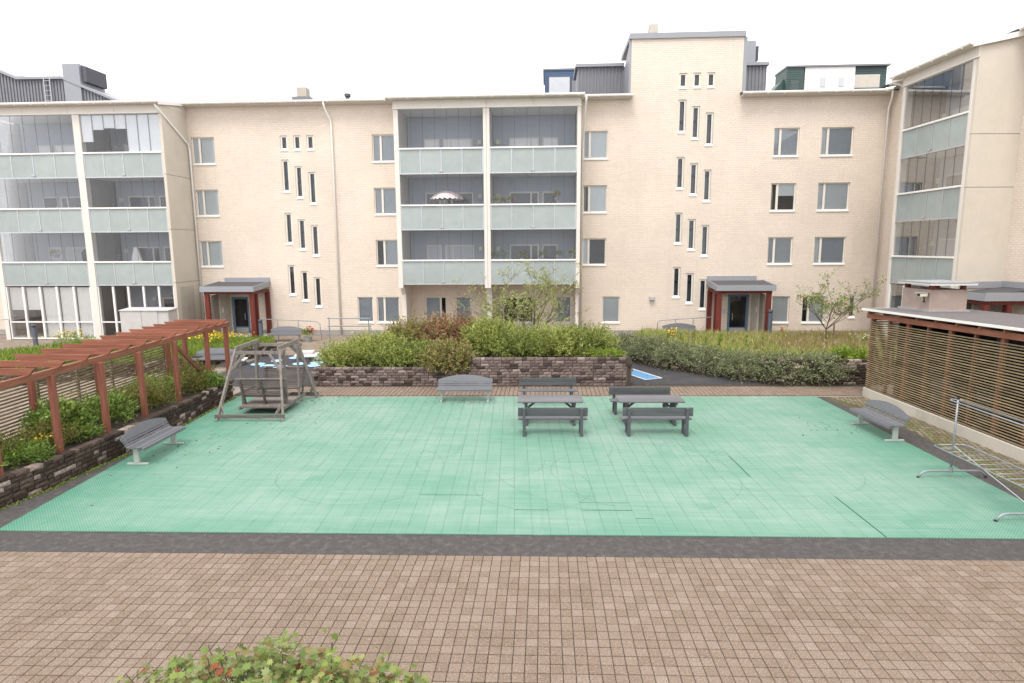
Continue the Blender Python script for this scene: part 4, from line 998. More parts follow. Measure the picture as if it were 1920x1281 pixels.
# ------------------------------------------------------------------ arched bench
def make_bench():
    t = thing('arched_bench', '', 'bench', (0, 0, 0), 0, 'grey arched-back benches round the courtyard')
    Ln = 1.86
    # seat slats follow a curve from the nose to the back; local -y is the front
    prof = [(-0.255, 0.405, 80), (-0.235, 0.445, 35), (-0.175, 0.458, 4), (-0.11, 0.455, -4), (-0.045, 0.447, -6), (0.02, 0.440, -6), (0.085, 0.440, 6), (0.145, 0.460, 35), (0.185, 0.508, 62), (0.212, 0.572, 68)]
    for i, (y, z, a) in enumerate(prof):
        aa = R(a); w = 0.054 if i > 1 else 0.048
        dy, dz = math.cos(aa) * w / 2, math.sin(aa) * w / 2
        m = MB().bar((-Ln / 2, y, z), (Ln / 2, y, z), w * 0.93, 0.026, (0, -math.sin(aa), math.cos(aa)))
        obj('slat', m, M['bench'], t, bevel=0.006)
    # arched back board
    n = 16; poly = [(-Ln / 2, 0.0), (Ln / 2, 0.0)] + [(Ln / 2 * math.cos(math.pi * 0 + 0) if False else Ln / 2 - Ln * i / n, 0.075 + 0.165 * (1 - ((i - n / 2) / (n / 2)) ** 2)) for i in range(n + 1)]
    m = MB(); k = len(poly); ta = R(20); c, s = math.cos(ta), math.sin(ta)
    for th in (0.0, 0.03):
        for (x, q) in poly: m.v.append((x, 0.228 + q * s + th * c, 0.612 + q * c - th * s))
    m.f = [tuple(range(k)), tuple(range(k, 2 * k))[::-1]] + [(i, (i + 1) % k, k + (i + 1) % k, k + i) for i in range(k)]
    obj('backrest', m, M['bench'], t, bevel=0.006)
    for sx in (-0.79, 0.79):
        m = MB().box(sx - 0.035, sx + 0.035, -0.055, 0.075, 0.05, 0.415)
        lg = obj('leg', m, M['benchleg'], t, bevel=0.008)
        obj('foot', MB().box(sx - 0.032, sx + 0.032, -0.26, 0.26, 0.0, 0.05), M['benchleg'], lg, bevel=0.012)
        obj('support_arm', MB().tube([(sx, -0.2, 0.415), (sx, 0.05, 0.41), (sx, 0.17, 0.45), (sx, 0.245, 0.56), (sx, 0.285, 0.68)], 0.016, 6), M['benchleg'], lg)
    return t
b0 = make_bench()
zc = 0.027
b0.location = (-2.75, 20.45, zc); b0.rotation_euler = (0, 0, R(1.8)); b0['label'] = 'grey arched bench at the rear court edge, before the lower planter wall'
G5 = 'grey arched-back benches round the courtyard'
dup(b0, (-9.92, 14.68, zc), R(92), 'grey arched bench on the left edge of the court beside the pergola posts', G5)
dup(b0, (9.21, 17.2, zc), R(-85.5), 'grey arched bench on the right edge of the court beside the slatted shed', G5)
dup(b0, (-14.65, 33.75, 0.0), 0, 'grey arched bench near the flower pot at the left entrance porch', G5)
dup(b0, (7.6, 35.3, 0.0), 0, 'grey arched bench at the brick wall, half hidden behind the flowering bed', G5)
dup(b0, (-14.55, 26.15, 0.0), R(8), 'grey arched bench seen between the last pergola posts', G5)

# ------------------------------------------------------------------ picnic tables and straight benches
def make_pbench():
    """straight bench, local -y is the front of the seat"""
    t = thing('picnic_bench', '', 'bench', (0, 0, 0), 0, 'straight grey benches at the picnic tables')
    Ln = 1.92
    for y in (-0.18, -0.02): obj('seat_board', MB().box(-Ln / 2, Ln / 2, y - 0.075, y + 0.075, 0.42, 0.46), M['picnic'], t, bevel=0.006)
    for z in (0.56, 0.685): obj('back_board', MB().box(-Ln / 2, Ln / 2, 0.135, 0.17, z, z + 0.118), M['picnicshade'], t, bevel=0.006)
    for sx in (-0.79, 0.79):
        m = MB().box(sx - 0.04, sx + 0.04, 0.171, 0.245, 0, 0.80); obj('upright', m, M['picnicleg'], t, bevel=0.006)
        m = MB().box(sx - 0.038, sx + 0.038, -0.22, -0.15, 0.0, 0.34).box(sx - 0.038, sx + 0.038, -0.24, 0.17, 0.34, 0.419).box(sx - 0.038, sx + 0.038, -0.15, 0.17, 0.0, 0.07)
        obj('leg', m, M['picnicleg'], t, bevel=0.006)
    return t
def make_table():
    t = thing('picnic_table', '', 'table', (0, 0, 0), 0, 'grey picnic tables on the green court')
    for k in range(5): obj('top_board', MB().box(-0.95, 0.95, -0.42 + k * 0.169, -0.42 + k * 0.169 + 0.164, 0.71, 0.75), M['picnic'], t, bevel=0.005)
    for sx in (-0.70, 0.70):
        m = MB().box(sx - 0.045, sx + 0.045, -0.38, 0.38, 0.63, 0.709).box(sx - 0.045, sx + 0.045, -0.34, 0.34, 0.0, 0.09)
        for y in (-0.2, 0.2): m.box(sx - 0.04, sx + 0.04, y - 0.045, y + 0.045, 0.09, 0.63)
        obj('leg', m, M['picnicleg'], t, bevel=0.006)
        s = -1 if sx > 0 else 1
        obj('brace', MB().bar((sx, 0, 0.42), (sx + s * 0.33, 0, 0.69), 0.07, 0.05), M['picnicleg'], t)
    return t
pbn = make_pbench(); GB = 'straight grey benches at the picnic tables'
pbn.location = (0.19, 16.72, zc); pbn.rotation_euler = (0, 0, R(181.8)); pbn['label'] = 'straight grey bench seen from the rear, in front of the left picnic table'
dup(pbn, (3.07, 16.82, zc), R(181.8), 'straight grey bench seen from the rear, in front of the right picnic table', GB)
dup(pbn, (0.07, 20.30, zc), R(1.8), 'straight grey bench behind the left picnic table, facing the camera', GB)
dup(pbn, (2.95, 19.02, zc), R(1.8), 'straight grey bench close behind the right picnic table, facing the camera', GB)
tb = make_table(); tb.location = (0.12, 17.86, zc); tb.rotation_euler = (0, 0, R(1.8)); tb['label'] = 'grey picnic table on the green court, the left one'
dup(tb, (3.05, 17.95, zc), R(1.8), 'grey picnic table on the green court, the right one', 'grey picnic tables on the green court')

# ------------------------------------------------------------------ garden swing
sw = thing('garden_swing', 'weathered timber garden swing with two facing slatted seats, left rear of the court', 'swing', (-9.0, 19.2, zc), R(1.8))
Bt = {('n', 'l'): (-1.02, -1.48), ('n', 'r'): (1.0, -1.46), ('f', 'l'): (-1.02, 1.45), ('f', 'r'): (1.05, 1.48)}
Tp = {('n', 'l'): (-0.74, -0.50), ('n', 'r'): (0.64, -0.50), ('f', 'l'): (-0.74, 1.0), ('f', 'r'): (0.64, 1.0)}
ZT = 1.95
for k in Bt:
    obj('post', MB().bar((Bt[k][0], Bt[k][1], 0), (Tp[k][0], Tp[k][1], ZT + 0.12), 0.07, 0.09), M['swing'], sw, bevel=0.005)
def lerp(k, z): 
    u = z / ZT; return (Bt[k][0] + (Tp[k][0] - Bt[k][0]) * u, Bt[k][1] + (Tp[k][1] - Bt[k][1]) * u, z)
for e in ('n', 'f'):
    a, b = lerp((e, 'l'), 0.14), lerp((e, 'r'), 0.14); dy = -0.06 if e == 'n' else 0.06
    obj('bottom_rail', MB().bar((a[0] - 0.08, a[1] + dy, 0.14), (b[0] + 0.08, b[1] + dy, 0.14), 0.045, 0.11), M['swing_slat'], sw, bevel=0.004)
    a, b = lerp((e, 'l'), ZT), lerp((e, 'r'), ZT)
    obj('top_rail', MB().bar((a[0] - 0.14, a[1] + dy, ZT), (b[0] + 0.14, b[1] + dy, ZT), 0.045, 0.11), M['swing'], sw, bevel=0.004)
    for s_, k in ((1, 'l'), (-1, 'r')):
        p = lerp((e, k), ZT - 0.5); q = lerp((e, k), ZT); obj('knee_brace', MB().bar((p[0], p[1] + dy, p[2]), (q[0] + s_ * 0.32, q[1] + dy * 1.2, ZT - 0.02), 0.04, 0.075), M['swing'], sw)
        p = lerp((e, k), 0.48); q = lerp((e, k), 0.14); obj('foot_brace', MB().bar((p[0], p[1] + dy, p[2]), (q[0] + s_ * 0.22, q[1] + dy * 1.2, 0.12), 0.04, 0.075), M['swing'], sw)
for k in ('l', 'r'):
    a, b = lerp(('n', k), ZT + 0.13), lerp(('f', k), ZT + 0.13)
    obj('side_beam', MB().bar((a[0], a[1] - 0.15, ZT + 0.13), (b[0], b[1] + 0.15, ZT + 0.13), 0.05, 0.13), M['swing'], sw, bevel=0.005)
    for e, s_ in (('n', 1), ('f', -1)):
        p = lerp((e, k), ZT - 0.55); q = lerp((e, k), ZT); obj('knee_brace', MB().bar(p, (q[0], q[1] + s_ * 0.45, ZT + 0.08), 0.04, 0.08), M['swing'], sw)
car = obj('platform', MB().box(-0.62, 0.72, -0.72, 0.66, 0.20, 0.235), M['swing_slat'], sw)
for k in range(9): obj('floor_board', MB().box(-0.62, 0.72, -0.72 + k * 0.154, -0.72 + k * 0.154 + 0.146, 0.236, 0.262), M['swing'], car)
obj('side_bar', MB().box(-0.66, -0.621, -0.8, 1.2, 0.15, 0.26).box(0.721, 0.76, -0.8, 1.2, 0.15, 0.26), M['swing'], car)
for sx in (-0.70, 0.72):
    for sy in (-0.40, 0.78): obj('hanger', MB().bar((sx, sy * 0.9, 0.18), (sx, sy, ZT + 0.06), 0.06, 0.075), M['swing'], sw, bevel=0.004)
for sg, y0 in ((-1, -0.46), (1, 1.10)):
    seat = obj('seat', MB().box(-0.62, 0.72, min(y0, y0 - sg * 0.42), max(y0, y0 - sg * 0.42), 0.50, 0.52), M['swing_slat'], sw)
    for k in range(6): 
        ya = y0 - sg * (0.07 + k * 0.07); obj('seat_slat', MB().box(-0.64, 0.74, ya - 0.027, ya + 0.027, 0.521, 0.545), M['swing_slat'], seat)
    for k in range(9):
        z = 0.56 + k * 0.063; y = y0 + sg * (0.02 + k * 0.0225)
        obj('back_slat', MB().box(-0.68, 0.80, y - 0.012, y + 0.012, z, z + 0.036), M['swing_slat'], seat)
    obj('back_rail', MB().box(-0.76, 0.86, y0 + sg * 0.22 - 0.03, y0 + sg * 0.22 + 0.03, 1.125, 1.155), M['swing'], seat)
    for xx in (-0.60, 0.05, 0.70):
        obj('back_stile', MB().bar((xx, y0 - sg * 0.10, 0.14), (xx, y0 + sg * 0.05, 0.52), 0.045, 0.09).bar((xx, y0 + sg * 0.045, 0.50), (xx, y0 + sg * 0.265, 1.13), 0.045, 0.06), M['swing_slat'], seat)

# ------------------------------------------------------------------ pergola and slatted fence on the left
pg = thing('pergola', 'red-brown timber pergola with slanted rafter ends along the left planting bed', 'pergola', (-11.3, 15, 0))
ox, oy = -11.3, 15.0
fronts = [(-11.22, 11.55), (-11.24, 13.19), (-11.23, 14.75), (-11.30, 16.36), (-11.46, 18.26), (-11.62, 20.35), (-11.75, 21.9)]
def bx_(y): return -11.12 - (y - 11.0) * 0.0575
for i, (x, y) in enumerate(fronts):
    obj('post', MB().box(x - ox - 0.062, x - ox + 0.062, y - oy - 0.062, y - oy + 0.062, 0.45, 2.38), M['red'], pg, bevel=0.006)
obj('front_beam', MB().bar((bx_(10.2) - ox, 10.2 - oy, 2.45), (bx_(22.15) - ox, 22.15 - oy, 2.45), 0.10, 0.15), M['red_y'], pg, bevel=0.006)
obj('rear_beam', MB().bar((bx_(10.2) - 1.62 - ox, 10.2 - oy, 2.45), (bx_(22.15) - 1.62 - ox, 22.15 - oy, 2.45), 0.10, 0.15), M['red_y'], pg, bevel=0.006)
for y in (11.9, 14.55, 17.05, 19.0, 20.8, 21.95):
    x = bx_(y) - 1.62
    obj('post', MB().box(x - ox - 0.062, x - ox + 0.062, y - oy - 0.062, y - oy + 0.062, 0.40, 2.38), M['red'], pg, bevel=0.006)
Ry = [20.98, 20.30, 19.65, 18.95, 18.25, 17.52, 16.72, 15.93, 15.15, 14.30, 13.42, 12.5, 11.6]
for y in Ry + [21.6]:
    xr_ = bx_(y) + 0.20; xl_ = bx_(y) - 1.76
    m = MB().prism([(xl_ - ox, 2.665), (xr_ - ox, 2.665), (xr_ - ox - 0.12, 2.53), (xl_ - ox + 0.12, 2.53)], y - oy - 0.028, y - oy + 0.028, 1)
    obj('rafter', m, M['red_x'], pg, bevel=0.004)
obj('brace', MB().bar((bx_(18.45) - ox, 18.35 - oy, 2.30), (bx_(20.3) - ox, 20.25 - oy, 0.85), 0.05, 0.11), M['red'], pg)
fc = thing('slatted_fence', 'weathered horizontal slat fence behind the pergola posts', 'fence', (-13.0, 15, 0))
fy = [9.0, 12.0, 15.0, 18.0, 20.9]
def fx_(y): return -12.92 - (y - 11.0) * 0.0575
Lf = 3.0
for (a, b) in zip(fy, fy[1:]):
    for k in range(20):
        z = 0.56 + k * 0.087
        m = MB().bar((fx_(a) + 13.0, a + 0.005 - 15, z), (fx_(b) + 13.0, b - 0.005 - 15, z + random.uniform(-0.006, 0.006)), 0.024, 0.043)
        obj('slat', m, M['fslat'], fc)
for y in fy + [10.5, 13.5, 16.5, 19.5]:
    obj('fence_post', MB().box(fx_(y) + 13.0 - 0.075, fx_(y) + 13.0 - 0.014, y - 15 - 0.035, y - 15 + 0.035, 0.0, 2.26), M['fslat'], fc)

# ------------------------------------------------------------------ slatted shed on the right
sh = thing('slatted_shed', 'slatted timber shed with red-brown beams and a felt roof at the right edge', 'shed', (11.02, 21.54, 0), WR)
LS = 11.5
obj('plinth', MB().box(-0.06, LS, -0.03, 0.22, 0, 0.33), M['shedplinth'], sh, bevel=0.015)
nsl = 33; SL = 0.025
for k in range(nsl):
    z = 0.37 + k * 0.0700; j = random.uniform(-0.005, 0.005); rise = SL * LS * k / (nsl - 1)
    obj('slat', MB().bar((0.0, 0.015, z), (LS, 0.015, z + rise + j), 0.030, 0.035), M['slat'], sh, bevel=0.010)
x = 0.06; k = 0
while x < LS:
    w = 0.065 if k % 2 == 0 else 0.03
    obj('post', MB().box(x - w, x + w, 0.045, 0.14, 0.33, 2.76 + SL * x), M['red'], sh); x += 0.92; k += 1
obj('beam', MB().prism([(-0.14, 2.745), (LS, 2.745 + SL * LS), (LS, 2.90 + SL * LS), (-0.14, 2.89)], -0.035, 0.05, 1), M['red_y'], sh, bevel=0.006)
x = 0.0
while x < LS:
    obj('rafter', MB().box(x + 0.0, x + 0.055, -0.10, 2.7, 2.90 + SL * x, 3.0 + SL * x), M['red_x'], sh); x += 0.82
obj('roof', MB().prism([(-0.22, 3.003), (LS, 3.003 + SL * LS), (LS, 3.055 + SL * LS), (-0.22, 3.055)], -0.16, 2.95, 1), M['shedfelt'], sh)
obj('roof_edge', MB().prism([(-0.235, 2.99), (LS, 2.99 + SL * LS), (LS, 3.062 + SL * LS), (-0.235, 3.062)], -0.185, -0.161, 1).box(-0.235, -0.221, -0.16, 2.96, 2.99, 3.062), M['white'], sh)
obj('back_wall', MB().box(-0.02, LS, 2.45, 2.55, 0, 2.99), M['black'], sh)  # near-black walls, floor and ceiling carry the shade of the shed interior
obj('shade_screen', MB().box(1.0, 1.06, 0.35, 2.449, 0, 2.95), M['black'], sh)  # added black screen, stops light passing through and keeps the interior dark
obj('shade_screen', MB().box(5.2, 5.3, 0.2, 2.449, 0, 2.95), M['black'], sh)  # second added screen, its black stands in for shade
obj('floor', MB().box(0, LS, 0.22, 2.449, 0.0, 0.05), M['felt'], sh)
obj('ceiling', MB().prism([(0.0, 2.985), (LS, 2.985 + SL * LS), (LS, 2.99 + SL * LS), (0.0, 2.99)], 0.2, 2.45, 1), M['black'], sh)  # black sheet puts the roof underside in shade
for k in range(30): obj('end_slat', MB().box(-0.03, -0.005, 0.1, 2.44, 0.40 + k * 0.078, 0.445 + k * 0.078), M['slat'], sh)
cf = obj('plaster_stack', MB().box(-0.05, 1.34, 1.05, 2.25, 3.061, 3.78), M['plaster'], sh, bevel=0.02)
obj('base_flashing', MB().box(-0.13, 1.42, 0.98, 2.32, 3.061, 3.13), M['alu'], cf)
obj('stack_cap', MB().box(-0.15, 1.50, 0.93, 2.42, 3.93, 3.99), M['white'], cf)
obj('cap_sheet', MB().box(-0.17, 1.52, 0.90, 2.45, 3.991, 4.02), M['greymetal2'], cf)
for xx, yy in ((0.06, 1.15), (1.24, 1.15), (0.06, 2.15), (1.24, 2.15)):
    obj('cap_block', MB().box(xx - 0.06, xx + 0.06, yy - 0.06, yy + 0.06, 3.78, 3.93), M['porchred'], cf)
obj('sign', MB().prism([(3.12, 2.50), (3.12, 2.66), (3.3, 2.66), (3.3, 2.50)], 2.52, 2.549, 1), M['whitewall'], sh)
for k, xx in enumerate((2.2, 4.1, 6.4, 7.9)):
    bn = thing('wheeled_bin', 'dark wheeled bin behind the shed slats, number %s from the far end' % ('first', 'second', 'third', 'fourth')[k] if False else
               ('dark wheeled bin behind the slats nearest the planted bed', 'dark wheeled bin behind the slats, second from the planted bed', 'dark wheeled bin behind the slats, third from the planted bed', 'dark wheeled bin behind the slats closest to the drying rack')[k],
               'bin', (11.02 + 0.0668 * xx + 1.5, 21.54 - 0.998 * xx + 0.1, 0.05), WR, 'bins inside the shed')
    obj('body', MB().prism([(-0.36, 0.12), (-0.42, 1.05), (0.42, 1.05), (0.36, 0.12)], -0.5, 0.5, 0), M['bollard'], bn)
    obj('lid', MB().box(-0.55, 0.55, -0.47, 0.47, 1.052, 1.14), M['whitewall'] if k == 2 else M['black'], bn)
    for s_ in (-0.4, 0.4): obj('wheel', MB().tube([(s_ - 0.04, 0.25, 0.08), (s_ + 0.04, 0.25, 0.08)], 0.08, 10), M['black'], bn)
# camera on the plaster stack
sc_ = thing('security_camera', 'cream security camera with grey hood on the corner of the plaster stack', 'camera', (11.98, 20.33, 3.47), R(-100))
obj('housing', MB().box(-0.19, 0.12, -0.055, 0.055, 0.10, 0.21), M['cream'], sc_, bevel=0.01)
obj('lens', MB().tube([(-0.205, 0, 0.155), (-0.18, 0, 0.155)], 0.045, 12), M['black'], sc_)
obj('hood', MB().box(-0.29, 0.14, -0.075, 0.075, 0.215, 0.235), M['alu'], sc_)
obj('bracket', MB().tube([(0.02, 0, 0.10), (0.04, 0, 0.02), (0.12, 0.05, -0.08), (0.14, 0.12, -0.08)], 0.02, 8), M['black'], sc_)
sc_.rotation_euler = (0, 0, R(20))

# ------------------------------------------------------------------ drying racks
def arc(cx, cy, r, a0, a1, z, n=5): return [(cx + r * math.cos(R(a0 + (a1 - a0) * i / n)), cy + r * math.sin(R(a0 + (a1 - a0) * i / n)), z) for i in range(n + 1)]
rk = thing('carpet_rack', 'galvanised carpet airing rack with ladder tray at the right edge of the court', 'rack', (9.12, 13.8, zc), R(3.2))
for yy in (0.0, -2.25):
    ft = obj('foot', MB().tube([(-0.76, yy, 0.0), (-0.70, yy, 0.09), (-0.62, yy, 0.14), (-0.5, yy, 0.15), (0.5, yy, 0.15), (0.62, yy, 0.14), (0.70, yy, 0.09), (0.76, yy, 0.0)], 0.024, 8), M['galv'], rk, smooth=True)
    obj('foot_cap', MB().lathe([(0.03, 0.0), (0.03, 0.03)], -0.76, yy, 8).lathe([(0.03, 0.0), (0.03, 0.03)], 0.76, yy, 8), M['black'], ft)
    po = obj('upright', MB().tube([(-0.04, yy, 0.13), (-0.04, yy, 1.80)], 0.022, 8), M['galv'], rk, smooth=True)
    obj('collar', MB().tube([(-0.04, yy, 0.11), (-0.04, yy, 0.24)], 0.042, 8), M['galv'], po)
    obj('cap', MB().lathe([(0.03, 1.80), (0.03, 1.84)], -0.04, yy, 8), M['black'], po)
loop = arc(-0.04, 0.02, 0.12, 0, 180, 1.76, 8) + arc(-0.04, -2.27, 0.12, 180, 360, 1.76, 8); loop.append(loop[0])
obj('top_loop', MB().tube(loop, 0.016, 8), M['galv'], rk, smooth=True)
tray = arc(-0.26, 0.06, 0.12, 90, 180, 0.70, 4)[::1] + arc(-0.26, -2.30, 0.12, 180, 270, 0.70, 4) + arc(0.24, -2.30, 0.12, 270, 360, 0.70, 4) + arc(0.24, 0.06, 0.12, 0, 90, 0.70, 4)
tray.append(tray[0])
ob_ = obj('tray_frame', MB().tube(tray, 0.015, 8), M['galv'], rk, smooth=True)
for k in range(9): obj('tray_bar', MB().tube([(-0.38, -0.06 - k * 0.265, 0.70), (0.36, -0.06 - k * 0.265, 0.70)], 0.010, 6), M['galv'], ob_, smooth=True)
obj('stay', MB().tube([(-0.04, -0.02, 0.74), (-0.04, -2.22, 0.22)], 0.009, 6), M['alu'], rk)
rk = thing('carpet_rack', 'slim two-bar carpet rack in front of the brick wall beside the central shrubs', 'rack', (-10.2, 31.3, 0))
for sx in (-1.03, 1.05):
    obj('upright', MB().tube([(sx, 0, 0.0), (sx, 0, 1.66)], 0.03, 8), M['galv'], rk); obj('foot', MB().box(sx - 0.04, sx + 0.04, -0.4, 0.4, 0.0, 0.05).box(sx - 0.3, sx + 0.3, -0.03, 0.03, 0.10, 0.15), M['galv'], rk)
for z in (1.2, 1.6): obj('bar', MB().tube([(-1.12, 0, z), (1.15, 0, z)], 0.032, 8), M['galv'], rk)
# handrails
def handrail(label, pts, posts):
    t = thing('handrail', label, 'railing', pts[0], 0, 'steel handrails at the ramps'); o_ = Vector(pts[0])
    obj('rail', MB().tube([Vector(p) - o_ for p in pts], 0.022, 8), M['galv'], t)
    for p in posts: obj('post', MB().tube([Vector(p) - o_, Vector((p[0], p[1], 0)) - o_], 0.02, 8), M['galv'], t)
handrail('steel ramp handrail beside the left entrance porch', [(-16.2, 34.3, 1.22), (-13.4, 34.3, 1.1), (-13.0, 34.3, 1.06), (-12.85, 34.3, 0.95), (-12.78, 34.3, 0.0)], [(-15.3, 34.3, 1.18), (-14.1, 34.3, 1.13)])
handrail('steel ramp handrail beside the right entrance porch', [(9.5, 35.6, 1.2), (6.9, 35.6, 1.02), (6.5, 35.6, 0.97), (6.4, 35.6, 0.85), (6.35, 35.6, 0.0)], [(8.4, 35.6, 1.12), (7.4, 35.6, 1.05)])
handrail('steel handrail at the far left end of the block', [(-34, 33.4, 1.05), (-30.6, 33.4, 1.30), (-30.5, 33.4, 1.2)], [(-32.5, 33.4, 1.15), (-30.55, 33.4, 1.25)])
# bollard lights
for x, y, z, h, lb in ((-16.02, 33.7, 0.0, 1.26, 'slate grey bollard light at the left porch posts'), (-27.9, 34.0 - 2.0, 0, 1.2, 'slate grey bollard light before the curtained terrace glazing'), (12.2, 34.2, 0.0, 1.75, 'slate grey bollard light at the right porch, behind the meadow flowers')):
    bo = thing('bollard_light', lb, 'bollard', (x, y, z), 0, 'bollard lights along the facade')
    obj('post', MB().lathe([(0.115, 0), (0.115, h - 0.18)], 0, 0, 16), M['bollard'], bo, smooth=False)
    obj('lamp_band', MB().lathe([(0.095, h - 0.18), (0.095, h - 0.10)], 0, 0, 16), M['black'], bo)
    obj('cap', MB().lathe([(0.12, h - 0.10), (0.12, h - 0.01), (0.10, h)], 0, 0, 16), M['bollard'], bo)
# storage box in front of the left stack
sb = thing('storage_box', 'weathered white storage box in front of the ground floor terrace glazing', 'box', (-21.9, 32.6, 0))
obj('front_panel', MB().box(-1.2, -0.02, -0.4, -0.37, 0.05, 1.9).box(0.0, 0.9, -0.4, -0.37, 0.05, 1.9), M['boxgrey'], sb, bevel=0.005)
obj('body', MB().box(-1.18, 1.5, -0.369, 0.45, 0.02, 1.88), M['boxgrey'], sb)
obj('lid', MB().prism([(-0.44, 1.90), (-0.44, 1.94), (0.5, 2.02), (0.5, 1.90)], -1.24, 1.56, 0), M['boxgrey'], sb)

# ------------------------------------------------------------------ play area: blue discs, grey stations, blue lane
discs = [(484, 26.74, -12.96), (0, 27.6, -12.4), (0, 26.35, -12.35), (0, 28.4, -11.9), (0, 26.9, -11.1), (0, 27.99, -10.85), (0, 27.15, -10.4), (0, 28.6, -10.7), (0, 27.6, -9.9), (0, 26.5, -10.3), (0, 26.2, -11.7), (0, 28.3, -9.6), (0, 27.0, -9.5)]
dm1 = MB().lathe([(0.27, 0.0), (0.31, 0.03), (0.31, 0.05), (0.29, 0.055)], 0, 0, 20); dmesh = dm1.mesh('stepping_disc', M['disc'], False)
for k, (_, y, x) in enumerate(discs):
    o = link('stepping_disc', dmesh, None, (x, y, 0.008), random.uniform(0, 6))
    tag(o, 'pale blue round stepping disc lying on the black asphalt behind the garden swing', 'disc', 'blue stepping discs behind the swing')
for (x, y, lb) in ((-11.15, 27.9, 'grey and white tiered play block standing among the blue discs'), (-14.0, 26.9, 'small pale play block with a round hole at the left of the discs')):
    pb_ = thing('play_block', lb, 'play block', (x, y, 0.008), R(12), 'play blocks on the black asphalt')
    sc2 = 1.0 if x > -12 else 0.8
    obj('base', MB().box(-0.42 * sc2, 0.42 * sc2, -0.35 * sc2, 0.35 * sc2, 0, 0.22 * sc2), M['picnic'], pb_, bevel=0.02)
    obj('middle', MB().box(-0.5 * sc2, 0.5 * sc2, -0.42 * sc2, 0.42 * sc2, 0.22 * sc2, 0.32 * sc2), M['whitewall'], pb_, bevel=0.02)
    obj('top', MB().box(-0.34 * sc2, 0.34 * sc2, -0.28 * sc2, 0.28 * sc2, 0.32 * sc2, 0.46 * sc2), M['boxgrey'], pb_, bevel=0.03)
    obj('hole', MB().tube([(0.2 * sc2, -0.36 * sc2, 0.11 * sc2), (0.2 * sc2, -0.34 * sc2, 0.11 * sc2)], 0.06, 12), M['black'], pb_)
dv = Vector((-0.436, 0.90)); pv = Vector((0.90, 0.436)); o1 = Vector((3.91, 24.04))
def lane(name, a, b, c, d, z, mat):
    P_ = [o1 + pv * a + dv * c, o1 + pv * b + dv * c, o1 + pv * b + dv * d, o1 + pv * a + dv * d]
    return struct(name, MB().quad(*[(p.x, p.y, z) for p in P_]), mat)
lane('blue_marking', 0.0, 0.82, 0.0, 4.6, 0.012, M['marking'])
for i, (a, b) in enumerate(((0.0, 0.06), (0.76, 0.82))): lane('white_marking', a, b, 0.0, 4.6, 0.016, M['whiteline'])
lane('white_marking', 0.061, 0.759, 0.0, 0.05, 0.016, M['whiteline'])

# ------------------------------------------------------------------ balcony things
def flowers(mats, rx, ry, h, n):
    out = []
    for mt in mats:
        d = rs.normal(size=(n, 3)); d = nrm(d); d[:, 2] = np.abs(d[:, 2]); P = d * np.array([rx, ry, h]); out.append((mt, leaves(P, nrm(d + rs.normal(size=(n, 3)) * 0.6), 0.06, 0.06)))
    return out
def potplant(name, label, loc, mats, w=0.28, h=0.3, pot=True, ng=120, group='flower pots on the balconies'):
    t = thing(name, label, 'plant', loc, 0, group)
    if pot: obj('pot', MB().lathe([(w * 0.30, 0), (w * 0.45, 0.16), (w * 0.47, 0.17)], 0, 0, 12), M['pot'], t)
    z = 0.15 if pot else 0
    V = bush_leaves(w * 0.6, w * 0.5, h, 40, 6, 0.07, 0.035, 0.12); V[:, :, 2] += z
    link('leaves', npmesh('leaves', V, M['leaf_broad']), t)
    for mt, V in flowers(mats, w * 0.75, w * 0.6, h * 0.9, 26):
        V[:, :, 2] += z + 0.05; link('blossom', npmesh('blossom', V, M[mt]), t)
    return t
yb = D - 2.2 + 0.25
for k, (x, z, mt, lb) in enumerate(((-2.75, 7.45, ('yelfl', 'whitefl'), 'small pot of yellow and white flowers at the second floor balcony rail'), (-2.35, 7.42, ('orfl', 'yelfl'), 'pot of orange and yellow flowers in the middle of the balcony rail row'), (-1.95, 7.46, ('purfl', 'redfl'), 'pot of purple red flowers right of the orange one on the balcony rail'),
        (-2.92, 4.45, ('purfl',), 'hanging purple flowers at the left end of the first floor balcony'), (-1.3, 4.45, ('yelfl', 'purfl'), 'round basket of yellow and purple flowers on the first floor balcony'),
        (1.42, 4.55, ('yelfl',), 'yellow green plant at the right end of the first floor balcony'), (0.55, 7.7, ('redfl',), 'dark red flower hanging at the second floor balcony'))):
    potplant('flower_pot', lb, (x, yb, z), mt)
for x, z, lb in ((-2.45, 4.42, 'leafy dark green plant behind the first floor balcony rail'), (-0.15, 4.42, 'bushy green plant in the middle of the first floor balcony'), (0.75, 4.4, 'spreading green plant right of the bushy one on the balcony')):
    potplant('balcony_plant', lb, (x, yb + 0.1, z), (), 0.42, 0.45)
potplant('flower_pot', 'hanging basket of yellow flowers on the left balcony stack', (-28.35, D - 1.9, 4.75), ('yelfl',), 0.42, 0.25)
pr = thing('parasol', 'mauve parasol with a white fringe open on the second floor balcony', 'parasol', (-5.53, D - 1.55, 6.25))
obj('pole', MB().tube([(0, 0, 0), (0, 0, 2.1)], 0.02, 8), M['white'], pr)
obj('canopy', MB().lathe([(0.92, 1.66), (0.80, 1.80), (0.6, 1.92), (0.35, 2.01), (0.03, 2.06)], 0, 0, 10), M['parasol'], pr)
fr = MB()
for k in range(20):
    a0, a1 = 2 * math.pi * k / 20, 2 * math.pi * (k + 1) / 20; am = (a0 + a1) / 2
    fr.quad((0.925 * math.cos(a0), 0.925 * math.sin(a0), 1.66), (0.925 * math.cos(a1), 0.925 * math.sin(a1), 1.66), (0.92 * math.cos(a1), 0.92 * math.sin(a1), 1.60), (0.92 * math.cos(am), 0.92 * math.sin(am), 1.575))
obj('fringe', fr, M['fabric_white'], pr)
